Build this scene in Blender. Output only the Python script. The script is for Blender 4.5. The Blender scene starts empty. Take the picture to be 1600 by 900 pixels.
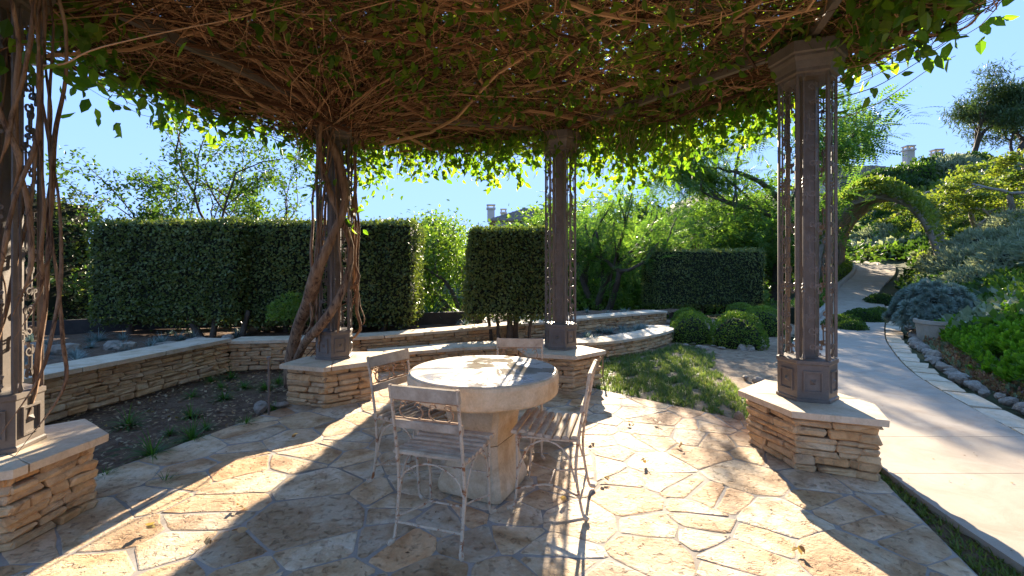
import bpy, math, random
import numpy as np
from math import pi, sin, cos, radians, sqrt, atan2
random.seed(7); np.random.seed(7)
rs = np.random.RandomState(11)
scn = bpy.context.scene
C = scn.collection
# ------------------------------------------------------------------ camera, sky, sun, exposure
H, F, HX, HY = 1.45, 720.0, 800.0, 420.0
cd = bpy.data.cameras.new('camera'); cam = bpy.data.objects.new('camera', cd); C.objects.link(cam)
cam.location = (0, 0, H); cam.rotation_euler = (pi/2, 0, 0)
cd.sensor_width = 36; cd.lens = 36*F/1600; cd.shift_y = -30/1600
cd.clip_start = .05; cd.clip_end = 3000
scn.camera = cam
SUN_AZ, SUN_EL = 8.7, 19.5
w = bpy.data.worlds.new('World'); scn.world = w; w.use_nodes = True
nt = w.node_tree; bg = nt.nodes['Background']
sk = nt.nodes.new('ShaderNodeTexSky'); sk.sky_type = 'NISHITA'; sk.sun_disc = False
sk.sun_elevation = radians(SUN_EL); sk.sun_rotation = radians(SUN_AZ)
sk.altitude = 200; sk.air_density = 1.0; sk.dust_density = 0.05; sk.ozone_density = 3.0
def vm(op, a, b):
    n = nt.nodes.new('ShaderNodeVectorMath'); n.operation = op
    for i, v in enumerate((a, b)):
        if hasattr(v, 'node'): nt.links.new(v, n.inputs[i])
        else: n.inputs[i].default_value = v
    return n.outputs[0]
hs = nt.nodes.new('ShaderNodeHueSaturation'); hs.inputs['Saturation'].default_value = 1.15; nt.links.new(sk.outputs[0], hs.inputs['Color'])
S0 = vm('MULTIPLY', hs.outputs[0], (1.05, 1.0, 1.0))
# soft shoulder, the same in every direction, so the sky near the sun keeps its blue
nt.links.new(vm('DIVIDE', S0, vm('ADD', vm('MULTIPLY', S0, (1/.34, 1/.56, 1/1.12)), (1, 1, 1))), bg.inputs[0]); bg.inputs[1].default_value = 0.15
sd = bpy.data.lights.new('sun', 'SUN'); sun = bpy.data.objects.new('sun', sd); C.objects.link(sun)
sd.energy = 2.0; sd.angle = radians(.5); sd.color = (1, .86, .66)
sun.rotation_euler = (radians(90-SUN_EL), 0, radians(180-SUN_AZ)); sun.location = (10, 60, 25)
scn.view_settings.view_transform = 'Standard'; scn.view_settings.look = 'None'
scn.view_settings.exposure = 3.55; scn.view_settings.gamma = 1
scn.view_settings.use_curve_mapping = False
scn.cycles.max_bounces = 8; scn.cycles.diffuse_bounces = 5; scn.cycles.transmission_bounces = 4
scn.cycles.sample_clamp_indirect = 8

def gp(x, y, z=0.0):
    Y = (H-z)*F/(y-HY); return ((x-HX)/F*Y, Y)

# ------------------------------------------------------------------ object helpers
def link(o, parent=None):
    C.objects.link(o)
    if parent is not None: o.parent = parent
    return o
def tag(o, label, cat, group=None):
    o['label'] = label; o['category'] = cat
    if group: o['group'] = group
    return o
def thing(name, label, cat, loc=(0,0,0), rz=0, group=None):
    o = bpy.data.objects.new(name, None); o.empty_display_size = .1
    o.location = loc; o.rotation_euler = (0, 0, rz); link(o)
    return tag(o, label, cat, group)
def kind(o, k): o['kind'] = k; return o
def dup(root, loc, rz=0, label=None, sc=None, cat=None):
    r = root.copy(); C.objects.link(r); r.location = loc; r.rotation_euler = (0, 0, rz)
    if sc is not None: r.scale = sc if hasattr(sc, '__len__') else (sc, sc, sc)
    if label: r['label'] = label
    if cat: r['category'] = cat
    for ch in list(root.children):
        c = ch.copy(); C.objects.link(c); c.parent = r
        for g in list(ch.children):
            d = g.copy(); C.objects.link(d); d.parent = c
    return r
def me_np(name, V, Fs, mat=None, smooth=False, mats=None, mi=None):
    """V (n,3); Fs list of index arrays (m,k)"""
    V = np.asarray(V, dtype=np.float32).reshape(-1, 3)
    if not isinstance(Fs, list): Fs = [Fs]
    Fs = [np.asarray(f, dtype=np.int32) for f in Fs if len(f)]
    m = bpy.data.meshes.new(name)
    loops = np.concatenate([f.ravel() for f in Fs])
    tot = np.concatenate([np.full(len(f), f.shape[1], dtype=np.int32) for f in Fs])
    st = np.concatenate([[0], np.cumsum(tot)[:-1]]).astype(np.int32)
    m.vertices.add(len(V)); m.vertices.foreach_set('co', V.ravel())
    m.loops.add(len(loops)); m.loops.foreach_set('vertex_index', loops)
    m.polygons.add(len(tot)); m.polygons.foreach_set('loop_start', st); m.polygons.foreach_set('loop_total', tot)
    m.polygons.foreach_set('use_smooth', np.full(len(tot), bool(smooth)))
    if mat: m.materials.append(mat)
    if mats:
        for q in mats: m.materials.append(q)
        if mi is not None: m.polygons.foreach_set('material_index', np.asarray(mi, dtype=np.int32))
    m.update(calc_edges=True)
    return m
class MB:
    def __init__(s): s.V = []; s.F = {}; s.n = 0
    def add(s, V, Fs):
        V = np.asarray(V, float).reshape(-1, 3)
        for f in (Fs if isinstance(Fs, list) else [Fs]):
            f = np.asarray(f, int)
            if len(f): s.F.setdefault(f.shape[1], []).append(f + s.n)
        s.V.append(V); s.n += len(V); return s
    def mesh(s, name, mat=None, smooth=False):
        return me_np(name, np.concatenate(s.V), [np.concatenate(v) for v in s.F.values()], mat, smooth)
    def obj(s, name, mat=None, parent=None, smooth=False, loc=None):
        o = bpy.data.objects.new(name, s.mesh(name, mat, smooth)); link(o, parent)
        if loc is not None: o.location = loc
        return o
    def tube(s, P, r, k=6, ref=None, caps=True):
        P = np.asarray(P, float); n = len(P)
        r = np.full(n, r) if np.isscalar(r) else np.asarray(r, float)
        T = np.gradient(P, axis=0); T /= (np.linalg.norm(T, axis=1)[:, None]+1e-9)
        if ref is None:
            d = P[-1]-P[0]; ref = np.eye(3)[np.argmin(np.abs(d))]
        U = np.cross(T, ref); nn = np.linalg.norm(U, axis=1)
        U[nn < 1e-3] = np.cross(T[nn < 1e-3], np.array([.37, .8, .46])); U /= (np.linalg.norm(U, axis=1)[:, None]+1e-9)
        W = np.cross(T, U)
        a = np.arange(k)/k*2*pi + pi/4
        ring = (U[:, None]*np.cos(a)[None, :, None] + W[:, None]*np.sin(a)[None, :, None])*r[:, None, None] + P[:, None]
        i = np.arange(n-1)[:, None]*k; j = np.arange(k)[None]; jn = (j+1) % k
        q = np.stack([i+j, i+jn, i+k+jn, i+k+j], -1).reshape(-1, 4)
        Fs = [q[:, ::-1]]
        if caps: Fs += [np.arange(k)[None], (np.arange(k)[::-1]+(n-1)*k)[None]]
        return s.add(ring.reshape(-1, 3), Fs)
    def box(s, c, d, rz=0, R=None):
        x, y, z = np.array(d)/2
        V = np.array([[a*x, b*y, e*z] for e in (-1, 1) for b in (-1, 1) for a in (-1, 1)])
        if R is not None: V = V @ np.asarray(R).T
        if rz: V = V @ np.array([[cos(rz), sin(rz), 0], [-sin(rz), cos(rz), 0], [0, 0, 1]])
        return s.add(V+np.array(c), np.array([[0,2,3,1],[4,5,7,6],[0,1,5,4],[2,6,7,3],[0,4,6,2],[1,3,7,5]]))
    def prism(s, poly, z0, z1, bev=0):
        """vertical prism, ccw polygon; bev bevels top edge inward"""
        P = np.asarray(poly, float); n = len(P); rings = [(P, z0)]
        if bev:
            c = P.mean(0); d = P-c; Pi = c+d*(1-bev/np.linalg.norm(d, axis=1))[:, None]
            rings += [(P, z1-bev), (Pi, z1)]
        else: rings += [(P, z1)]
        return s.rings([np.c_[p, np.full(n, z)] for p, z in rings])
    def rings(s, rings, cap0=True, cap1=True):
        n = len(rings[0]); V = np.concatenate(rings); m = len(rings)
        i = np.arange(m-1)[:, None]*n; j = np.arange(n)[None]; jn = (j+1) % n
        Fs = [np.stack([i+j, i+jn, i+n+jn, i+n+j], -1).reshape(-1, 4)]
        if cap0: Fs.append(np.arange(n)[::-1][None])
        if cap1: Fs.append((np.arange(n)+(m-1)*n)[None])
        return s.add(V, Fs)
    def lathe(s, prof, k, rot=0, c=(0, 0)):
        a = np.arange(k)/k*2*pi+rot
        return s.rings([np.c_[c[0]+r*np.cos(a), c[1]+r*np.sin(a), np.full(k, z)] for r, z in prof])
    def scat(s, T, P, R, S=None):
        """T=(V,F) template, P (n,3), R (n,3,3), S (n,) or (n,3)"""
        TV, TF = T; n = len(P); V = np.repeat(TV[None], n, 0)
        if S is not None: V = V*(S[:, None, None] if S.ndim == 1 else S[:, None, :])
        V = np.einsum('nij,nvj->nvi', R, V)+P[:, None]
        off = (np.arange(n)*len(TV))[:, None, None]
        return s.add(V.reshape(-1, 3), [(f[None]+off).reshape(-1, f.shape[1]) for f in (TF if isinstance(TF, list) else [TF])])
def unit(v): return v/(np.linalg.norm(v, axis=-1, keepdims=True)+1e-9)
def frames(D, N=None):
    """local Y -> D, local Z ~ N"""
    D = unit(np.asarray(D, float))
    if N is None: N = unit(rs.normal(size=D.shape))
    X = unit(np.cross(D, N)); Z = np.cross(X, D)
    return np.stack([X, D, Z], -1)
def rnd(n): return unit(rs.normal(size=(n, 3)))
# templates: unit length along +Y, normal +Z
LEAF = (np.array([[0,0,0],[-.26,.3,.07],[-.22,.65,.06],[0,1,-.06],[.22,.65,.06],[.26,.3,.07]]), np.array([[0,3,2,1],[0,5,4,3]]))
OVAL = (np.array([[0,0,0],[-.34,.4,.05],[-.2,.85,.03],[0,1,0],[.2,.85,.03],[.34,.4,.05]]), np.array([[0,3,2,1],[0,5,4,3]]))
RHOMB = (np.array([[0,0,0],[-.3,.5,.06],[0,1,0],[.3,.5,.06]]), np.array([[0,3,2,1]]))
THIN = (np.array([[0,0,0],[-.09,.45,.04],[0,1,0],[.09,.45,.04]]), np.array([[0,3,2,1]]))
def frond(nl=11, droop=.35, lw=.085, ll=.2):
    b = MB(); t = np.linspace(.08, 1, nl)
    for sgn in (-1, 1):
        P = np.c_[np.zeros(nl), t, -droop*t**2]
        D = np.c_[np.full(nl, sgn*1.0), np.full(nl, .45), np.full(nl, -.15)]
        b.scat((RHOMB[0]*np.array([lw/ll*1.6, 1, 1]), RHOMB[1]), P, frames(D, np.tile([0, 0, 1.], (nl, 1))), ll*np.sin(np.clip(t*1.05, .15, 1)*pi*.93+.15).clip(.3))
    V = np.concatenate(b.V); return V, [np.concatenate(v) for v in b.F.values()]
FROND = frond()
def blades(n, h, spread, w=.02, curl=.5, seed=1, segs=3):
    r = np.random.RandomState(seed); b = MB()
    for i in range(n):
        a = r.rand()*2*pi; tilt = spread*sqrt(r.rand()); L = h*(.6+.4*r.rand())
        t = np.linspace(0, 1, segs+1); an = tilt+curl*t*(.5+tilt)
        d = np.cumsum(np.c_[np.sin(an), np.cos(an)]*L/segs, 0)-np.array([[sin(tilt), cos(tilt)]])*L/segs
        ca, sa = cos(a), sin(a); P = np.c_[d[:, 0]*ca, d[:, 0]*sa, d[:, 1]]
        ww = w*(1-t*.92)[:, None]; s_ = np.array([[-sa, ca, 0]])
        V = np.concatenate([P-s_*ww, P+s_*ww]); m = segs+1
        b.add(V, np.array([[k, k+1, m+k+1, m+k] for k in range(segs)]))
    V = np.concatenate(b.V); return V, [np.concatenate(v) for v in b.F.values()]

# ------------------------------------------------------------------ materials
def ND(nt, t, **kw):
    n = nt.nodes.new(t)
    for k, v in kw.items():
        if k.startswith('i_'): n.inputs[k[2:].replace('_', ' ')].default_value = v
        else: setattr(n, k, v)
    return n
def ramp(nt, fac, cols, lo=.3, hi=.7):
    r = nt.nodes.new('ShaderNodeValToRGB'); e = r.color_ramp.elements
    n = len(cols)
    for i, c in enumerate(cols):
        p = lo+(hi-lo)*i/max(1, n-1)
        if i < 2: e[i].position = p; e[i].color = (*c, 1)
        else: q = e.new(p); q.color = (*c, 1)
    nt.links.new(fac, r.inputs[0]); return r.outputs[0]
def mixc(nt, fac, a, b, mode='MIX'):
    m = nt.nodes.new('ShaderNodeMix'); m.data_type = 'RGBA'; m.blend_type = mode
    for k, v in ((0, fac), (6, a), (7, b)):
        if hasattr(v, 'node'): nt.links.new(v, m.inputs[k])
        elif k == 0: m.inputs[0].default_value = v
        else: m.inputs[k].default_value = (*v, 1)
    return m.outputs[2]
def noise(nt, vec, scale, detail=5, rough=.6, dist=0):
    n = ND(nt, 'ShaderNodeTexNoise'); n.inputs['Scale'].default_value = scale; n.inputs['Detail'].default_value = detail
    n.inputs['Roughness'].default_value = rough; n.inputs['Distortion'].default_value = dist
    nt.links.new(vec, n.inputs['Vector']); return n.outputs[0]
def newmat(name):
    m = bpy.data.materials.new(name); m.use_nodes = True; nt = m.node_tree
    return m, nt, nt.nodes['Principled BSDF'], nt.nodes['Material Output']
def objvec(nt, rand=True, world=False):
    tc = ND(nt, 'ShaderNodeTexCoord')
    if world: return ND(nt, 'ShaderNodeNewGeometry').outputs['Position']
    if not rand: return tc.outputs['Object']
    oi = ND(nt, 'ShaderNodeObjectInfo'); mu = ND(nt, 'ShaderNodeMath', operation='MULTIPLY'); mu.inputs[1].default_value = 57.3
    nt.links.new(oi.outputs['Random'], mu.inputs[0])
    va = ND(nt, 'ShaderNodeVectorMath', operation='ADD'); nt.links.new(tc.outputs['Object'], va.inputs[0]); nt.links.new(mu.outputs[0], va.inputs[1])
    return va.outputs[0]
def surf(name, cols, scale=4, rough=.8, bump=.3, bscale=30, bdist=.01, tint=None, stain=None, stain_scale=2, stain_amt=(.5, .7), metal=0, world=False, rand=True, spec=.3, lo=.3, hi=.7, fine=.25, pits=None, stretch=None):
    m, nt, bs, out = newmat(name); L = nt.links
    v = objvec(nt, rand, world)
    if stretch:
        sv = ND(nt, 'ShaderNodeVectorMath', operation='MULTIPLY'); L.new(v, sv.inputs[0]); sv.inputs[1].default_value = stretch; v = sv.outputs[0]
    col = ramp(nt, noise(nt, v, scale, 6, .65, .4), cols, lo, hi)
    if tint:      # per-object tint
        oi = ND(nt, 'ShaderNodeObjectInfo')
        col = mixc(nt, .9, col, ramp(nt, oi.outputs['Random'], tint, 0, 1), 'MULTIPLY')
    if stain:
        f = ramp(nt, noise(nt, v, stain_scale, 8, .7, .8), [(0,0,0), (1,1,1)], *stain_amt)
        col = mixc(nt, f, col, stain)
    fn = noise(nt, v, bscale*1.7, 4, .7)
    col = mixc(nt, fine, col, ramp(nt, fn, [(.45,.45,.45), (1.3,1.3,1.3)], .3, .7), 'MULTIPLY')
    b = ND(nt, 'ShaderNodeBump'); b.inputs['Strength'].default_value = bump; b.inputs['Distance'].default_value = bdist
    hsrc = noise(nt, v, bscale, 8, .7)
    if pits:
        pr = ramp(nt, noise(nt, v, pits, 5, .6, .5), [(0,0,0), (1,1,1)], .30, .44)
        col = mixc(nt, .4, col, mixc(nt, pr, (.30,.18,.09), (1,1,1)), 'MULTIPLY')
        mm = ND(nt, 'ShaderNodeMath', operation='ADD'); L.new(hsrc, mm.inputs[0]); L.new(pr, mm.inputs[1]); hsrc = mm.outputs[0]
    L.new(hsrc, b.inputs['Height']); L.new(b.outputs[0], bs.inputs['Normal'])
    L.new(col, bs.inputs['Base Color']); bs.inputs['Roughness'].default_value = rough; bs.inputs['Metallic'].default_value = metal
    bs.inputs['Specular IOR Level'].default_value = spec
    return m
def leafmat(name, cols, trans=.45, tcol=None, rough=.5, spec=.3, patch=.5):
    m, nt, bs, out = newmat(name); L = nt.links
    g = ND(nt, 'ShaderNodeNewGeometry')
    col = ramp(nt, g.outputs['Random Per Island'], cols, 0, 1)
    nz = noise(nt, g.outputs['Position'], 1.1, 3, .5)
    col = mixc(nt, patch, col, ramp(nt, nz, [(.5,.6,.5), (1.3,1.2,1.1)], .35, .65), 'MULTIPLY')
    L.new(col, bs.inputs['Base Color']); bs.inputs['Roughness'].default_value = rough; bs.inputs['Specular IOR Level'].default_value = spec
    if trans > 0:
        t = ND(nt, 'ShaderNodeBsdfTranslucent')
        L.new(mixc(nt, 1.0, col, tcol or (2.0, 2.1, .8), 'MULTIPLY'), t.inputs[0])
        mx = ND(nt, 'ShaderNodeMixShader'); mx.inputs[0].default_value = trans
        L.new(bs.outputs[0], mx.inputs[1]); L.new(t.outputs[0], mx.inputs[2]); L.new(mx.outputs[0], out.inputs[0])
    return m
M = {}
M['flag'] = surf('flagstone', [(.35,.22,.115), (.52,.37,.225), (.66,.52,.365), (.75,.65,.51)], 3.2, .75, .8, 26, .014,
    tint=[(.95,.62,.36), (1,.98,.93), (.9,.70,.48), (.62,.57,.52), (.98,.92,.83), (.66,.46,.31), (.95,.80,.60), (.78,.72,.66), (1,.9,.76), (.85,.62,.42)], stain=(.33,.19,.10), stain_scale=2.4, stain_amt=(.55,.72), pits=24, lo=.32, hi=.62)
M['mortar'] = surf('mortar', [(.29,.25,.21), (.39,.34,.29)], 5, .9, .4, 60, .004, stain=(.16,.13,.1), stain_scale=1.2)
M['stone'] = surf('ledger_stone', [(.40,.25,.13), (.57,.40,.23), (.68,.53,.35)], 7, .85, .7, 34, .008,
    tint=[(1,.75,.5), (1,.95,.85), (.9,.8,.7), (1,.86,.66), (.78,.72,.68), (1,.9,.76)], stain=(.19,.12,.075), stain_scale=6, stain_amt=(.56,.72))
M['cap'] = surf('cap_stone', [(.48,.36,.23), (.62,.50,.36), (.69,.58,.43)], 4, .8, .4, 30, .006,
    tint=[(1,.9,.76), (1,1,.96), (.93,.9,.86)], stain=(.36,.25,.15), stain_scale=3, stain_amt=(.56,.74))
M['stone_core'] = surf('wall_core', [(.10,.07,.045), (.17,.12,.08)], 8, .95, .4, 30)
M['iron'] = surf('painted_iron', [(.115,.09,.07), (.18,.142,.113)], 9, .5, .25, 60, .003, stain=(.13,.085,.06), stain_scale=14, stain_amt=(.58,.74), spec=.4, rand=False)
M['concrete'] = surf('concrete', [(.37,.30,.225), (.48,.40,.31)], 1.3, .85, .25, 120, .003, stain=(.33,.25,.18), stain_scale=2.6, stain_amt=(.46,.75), world=True)
M['kerb'] = surf('kerb_concrete', [(.42,.36,.29), (.52,.46,.38)], 3, .85, .3, 60)
M['soil'] = surf('soil', [(.08,.045,.026), (.16,.095,.055), (.24,.155,.095)], 14, .95, 1, 45, .03, world=True)
M['mulch'] = surf('dry_mulch', [(.16,.10,.06), (.30,.21,.13), (.40,.30,.19)], 9, .95, .9, 50, .02, world=True)
M['ground'] = surf('terrain_ground', [(.045,.06,.022), (.08,.085,.035), (.13,.11,.06)], .35, .95, .8, 4, .1, world=True)
M['bark_vine'] = surf('vine_bark', [(.13,.07,.038), (.27,.155,.085), (.38,.25,.15)], 22, .85, 1.0, 45, .012, stain=(.06,.03,.018), stain_scale=26, stain_amt=(.5,.62), stretch=(1,1,.16))
M['twig'] = leafmat('vine_twig', [(.03,.014,.008), (.13,.055,.024), (.40,.20,.10), (.60,.35,.19), (.28,.14,.075)], 0, rough=.7, patch=.3)  # darkest and palest tones put gap shade and lit twigs into the colour
M['bark'] = surf('tree_bark', [(.055,.042,.032), (.12,.09,.065)], 6, .9, .8, 25, .02)
M['bark_pale'] = surf('pale_bark', [(.20,.16,.12), (.34,.29,.23)], 5, .9, .8, 25, .02)
M['vine_leaf'] = leafmat('vine_leaf', [(.05,.11,.015), (.09,.18,.025), (.14,.23,.035), (.19,.24,.04)], .5, (2.3,2.3,.6))
M['hedge'] = leafmat('hedge_leaf', [(.06,.085,.025), (.09,.125,.036), (.12,.155,.045), (.16,.175,.06)], .25, rough=.4, patch=.7)
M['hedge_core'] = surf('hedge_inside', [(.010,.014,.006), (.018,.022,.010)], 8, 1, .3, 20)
M['box_leaf'] = leafmat('boxwood_leaf', [(.07,.13,.02), (.12,.19,.03), (.18,.25,.04)], .35)
M['jac'] = leafmat('feathery_leaf', [(.05,.11,.03), (.08,.16,.04), (.12,.20,.05), (.16,.22,.06)], .5, (1.7,1.85,.7))
M['tree_leaf'] = leafmat('tree_leaf', [(.03,.065,.015), (.06,.11,.02), (.10,.16,.03)], .4)
M['lime'] = leafmat('lime_leaf', [(.09,.16,.03), (.14,.22,.04), (.20,.27,.06)], .45, (1.6,1.7,.7))
M['yellow'] = leafmat('yellow_green_leaf', [(.09,.14,.028), (.14,.18,.035), (.21,.22,.05)], .4)
M['pine'] = leafmat('pine_needle', [(.04,.07,.03), (.06,.10,.04), (.085,.125,.055)], .2)
M['grey'] = leafmat('grey_leaf', [(.19,.23,.14), (.27,.31,.20), (.35,.38,.26)], .35, (1.3,1.3,.9))
M['blue'] = leafmat('blue_grass', [(.13,.18,.18), (.2,.26,.25), (.28,.33,.30)], .3, (1.1,1.2,1.0))
M['agave'] = leafmat('blue_succulent', [(.15,.20,.17), (.22,.28,.235), (.3,.36,.30)], .15, (1,1.2,1), rough=.5)
M['grass'] = leafmat('tuft_grass', [(.035,.09,.018), (.06,.14,.025), (.09,.18,.03)], .35)
M['lawn'] = leafmat('groundcover_blade', [(.06,.11,.03), (.10,.16,.045), (.15,.20,.06), (.20,.21,.09)], .4, (1.8,1.8,.9))
M['jade'] = leafmat('green_succulent', [(.07,.16,.015), (.12,.24,.02), (.2,.33,.03)], .4)
M['darkgreen'] = leafmat('dark_leaf', [(.02,.05,.012), (.04,.08,.018), (.06,.11,.025)], .3)
M['dry'] = leafmat('dry_leaf', [(.10,.05,.025), (.2,.11,.05), (.34,.22,.12), (.45,.33,.2), (.14,.075,.04)], .2)
M['pink'] = leafmat('dried_flower', [(.22,.10,.08), (.32,.18,.12), (.36,.26,.14)], .2)
M['tablestone'] = surf('cast_stone', [(.46,.31,.17), (.60,.45,.28), (.67,.53,.36)], 6, .85, .5, 45, .004, stain=(.35,.24,.14), stain_scale=5, stain_amt=(.52,.75))
M['wood'] = surf('weathered_wood', [(.32,.24,.165), (.48,.38,.275), (.58,.48,.36)], 9, .85, .6, 40, .002, tint=[(1,1,1), (.8,.8,.8), (1,.95,.88)])
M['paint'] = surf('rusty_cream_paint', [(.47,.36,.245), (.58,.47,.34)], 12, .6, .4, 70, .002, stain=(.27,.10,.035), stain_scale=22, stain_amt=(.53,.62), rand=False)
M['roof'] = surf('roof_tile', [(.20,.15,.12), (.32,.25,.20)], 2, .9, .3, 10)
M['stucco'] = surf('stucco', [(.5,.45,.37), (.58,.53,.45)], 1, .9, .2, 20)
M['glass'] = surf('window_glass', [(.04,.05,.06), (.06,.08,.09)], 1, .1, 0, 10, spec=.8)
M['rock'] = surf('rock', [(.22,.18,.14), (.42,.36,.29), (.52,.46,.39)], 5, .9, .9, 18, .03, tint=[(1,1,1), (.8,.78,.75), (1,.9,.8)])
M['timber'] = surf('dark_timber', [(.03,.027,.025), (.06,.052,.045)], 5, .8, .5, 30)
M['pot'] = surf('pot', [(.34,.28,.2), (.45,.38,.3)], 5, .85, .4, 40)
M['rusty'] = surf('rusted_scroll', [(.30,.13,.05), (.45,.30,.18)], 30, .8, .4, 70, .002, rand=False)
# table top: same stone with wet, glossy puddles
def wet():
    m, nt, bs, out = newmat('wet_table_top'); L = nt.links; v = objvec(nt, False)
    base = ramp(nt, noise(nt, v, 9, 8, .7, .5), [(.42,.35,.26), (.60,.52,.41), (.70,.63,.52)], .3, .7)
    pud = noise(nt, v, 2.3, 6, .62, .9)
    dark = ramp(nt, pud, [(.6,.6,.6), (.6,.6,.6), (1,1,1)], .30, .60)
    L.new(mixc(nt, 1, base, dark, 'MULTIPLY'), bs.inputs['Base Color'])
    r = ramp(nt, pud, [(.06,.06,.06), (.12,.12,.12), (.8,.8,.8)], .30, .60); L.new(r, bs.inputs['Roughness'])
    b = ND(nt, 'ShaderNodeBump'); b.inputs['Distance'].default_value = .003
    L.new(r, b.inputs['Strength']); L.new(noise(nt, v, 50, 6, .7), b.inputs['Height']); L.new(b.outputs[0], bs.inputs['Normal'])
    bs.inputs['Specular IOR Level'].default_value = .6
    return m
M['wet'] = wet()

# ------------------------------------------------------------------ path edges and terrain
PL = np.array([(1.9,-3,0),(2.2,0,0),(2.44,2.2,0),(2.62,3.2,0),(2.85,3.9,0),(3.6,6.1,0),(4.9,8.2,0),(6.6,10.4,0),(10.9,15.8,.08),(13.6,19.3,.5),(19.4,26,1.25),(22.0,30,1.75),(22.5,34,2.1),(20,39,2.3)])
PR = np.array([(3.2,-3,0),(3.6,0,0),(3.9,2.2,0),(4.12,3.2,0),(4.35,3.9,0),(5.37,6.1,0),(6.74,8.2,0),(8.4,10.4,0),(12.8,15.8,.08),(15.4,19.3,.5),(21.3,25.6,1.25),(24.4,30,1.75),(24.9,35,2.1),(22,41,2.3)])
def resample(P, n, t=None):
    P = np.asarray(P, float)
    # catmull-rom by index
    tt = np.linspace(0, len(P)-1, n) if t is None else t
    Q = np.vstack([2*P[0]-P[1], P, 2*P[-1]-P[-2]]); i = np.clip(tt.astype(int), 0, len(P)-2); u = (tt-i)[:, None]
    a, b, c, d = Q[i], Q[i+1], Q[i+2], Q[i+3]
    return .5*(2*b+(c-a)*u+(2*a-5*b+4*c-d)*u**2+(3*b-a-3*c+d)*u**3)
NP = 131
EL, ER = resample(PL, NP), resample(PR, NP)
def smooth(x): x = np.clip(x, 0, 1); return x*x*(3-2*x)
def vnoise(x, y, s, seed=0):
    x = x/s; y = y/s
    return (np.sin(x*1.3+seed)+np.sin(y*1.7+seed*2.1)+np.sin((x+y)*.9+seed*.7)+np.sin((x-y)*1.9+seed*1.3)+np.sin(x*2.9-y*1.1+seed))/5
def height(x, y):
    x = np.asarray(x, float); y = np.asarray(y, float); sh = x.shape; xf, yf = x.ravel(), y.ravel()
    def near(E):
        A = E[:-1, :2]; B = E[1:, :2]; d = B-A; L2 = (d**2).sum(1)
        best = np.full(len(xf), 1e9); sg = np.zeros(len(xf)); zz = np.zeros(len(xf))
        for k in range(len(A)):
            t = np.clip(((xf-A[k,0])*d[k,0]+(yf-A[k,1])*d[k,1])/L2[k], 0, 1)
            px, py = xf-(A[k,0]+d[k,0]*t), yf-(A[k,1]+d[k,1]*t); dd = px*px+py*py
            mm = dd < best; best = np.where(mm, dd, best)
            sg = np.where(mm, np.sign(d[k,1]*px-d[k,0]*py), sg); zz = np.where(mm, E[k,2]+(E[k+1,2]-E[k,2])*t, zz)
        return np.sqrt(best)*sg, zz
    E2 = ER[::2]; E1 = EL[::2]
    dr, zr = near(E2); dl, zl = near(E1)
    dr = np.minimum(dr, xf-3.0)
    # right bank
    t = np.clip(dr-.75, 0, None)
    hill = .42*np.minimum(t, 21)+.10*np.clip(t-21, 0, 35)
    hill = hill*(1+.10*vnoise(xf, yf, 5, 1)*np.clip(t/4, 0, 1))
    right = zr+hill
    fall = -.13*np.clip(yf-12.5-np.clip(xf, 0, 9)*.35, 0, 45)-.10*np.clip(-xf-7.5, 0, 40)
    left = fall+.35*vnoise(xf, yf, 7, 3)*np.clip((yf-13)/10, 0, 1)
    s = smooth((-dl-.3)/5); left = zl*(1-s)+left*s
    z = np.where(dr > 0, right, np.where(dl < 0, left, zr))
    z = z+smooth((np.hypot(xf, yf)-120)/300)*(16+10*vnoise(xf, yf, 90, 4))*(xf < 60)
    z = np.maximum(z, 13.5*np.exp(-((xf-31)**2+(yf-74)**2)/(2*11.0**2))+np.minimum(z, 0))
    return (z-.045).reshape(sh)
def hz(x, y): return float(height(np.array([x]), np.array([y]))[0])
def axis(lo, hi, fine_lo, fine_hi, step, g=1.13):
    a = list(np.arange(fine_lo, fine_hi+1e-6, step)); s = step
    while a[-1] < hi: s *= g; a.append(a[-1]+s)
    s = step
    while a[0] > lo: s *= g; a.insert(0, a[0]-s)
    return np.array(a)
gx = axis(-700, 700, -10, 26, .4); gy = axis(-60, 900, -1, 40, .4)
X, Y = np.meshgrid(gx, gy); Z = height(X, Y)
def grid_faces(ny, nx):
    i = np.arange(ny-1)[:, None]*nx+np.arange(nx-1)[None]; return np.stack([i, i+1, i+nx+1, i+nx], -1).reshape(-1, 4)
gm = me_np('ground', np.stack([X, Y, Z], -1).reshape(-1, 3), grid_faces(len(gy), len(gx)), M['ground'], True)
kind(link(bpy.data.objects.new('ground', gm)), 'structure')

# concrete path made of slabs
path = kind(link(bpy.data.objects.new('path', None)), 'structure')
nslab = 0
for k in range(0, NP-1, 10):
    A, B = EL[k:k+11].copy(), ER[k:k+11].copy()
    if len(A) < 2: break
    for E in (A, B):
        d = (E[1]-E[0]); E[0] += d/np.linalg.norm(d)*.003
        d = (E[-2]-E[-1]); E[-1] += d/np.linalg.norm(d)*.003
    n = len(A); b = MB()
    V = np.concatenate([A+[0,0,.03], B+[0,0,.03], A-[0,0,.12], B-[0,0,.12]])
    q = [[i, n+i, n+i+1, i+1] for i in range(n-1)]+[[2*n+i, i, i+1, 2*n+i+1] for i in range(n-1)]+[[n+i, 3*n+i, 3*n+i+1, n+i+1] for i in range(n-1)]
    q += [[0, 2*n, 3*n, n], [n-1, 2*n-1, 4*n-1, 3*n-1]]
    b.add(V, np.array(q)); b.obj('slab', M['concrete'], path)
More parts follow.
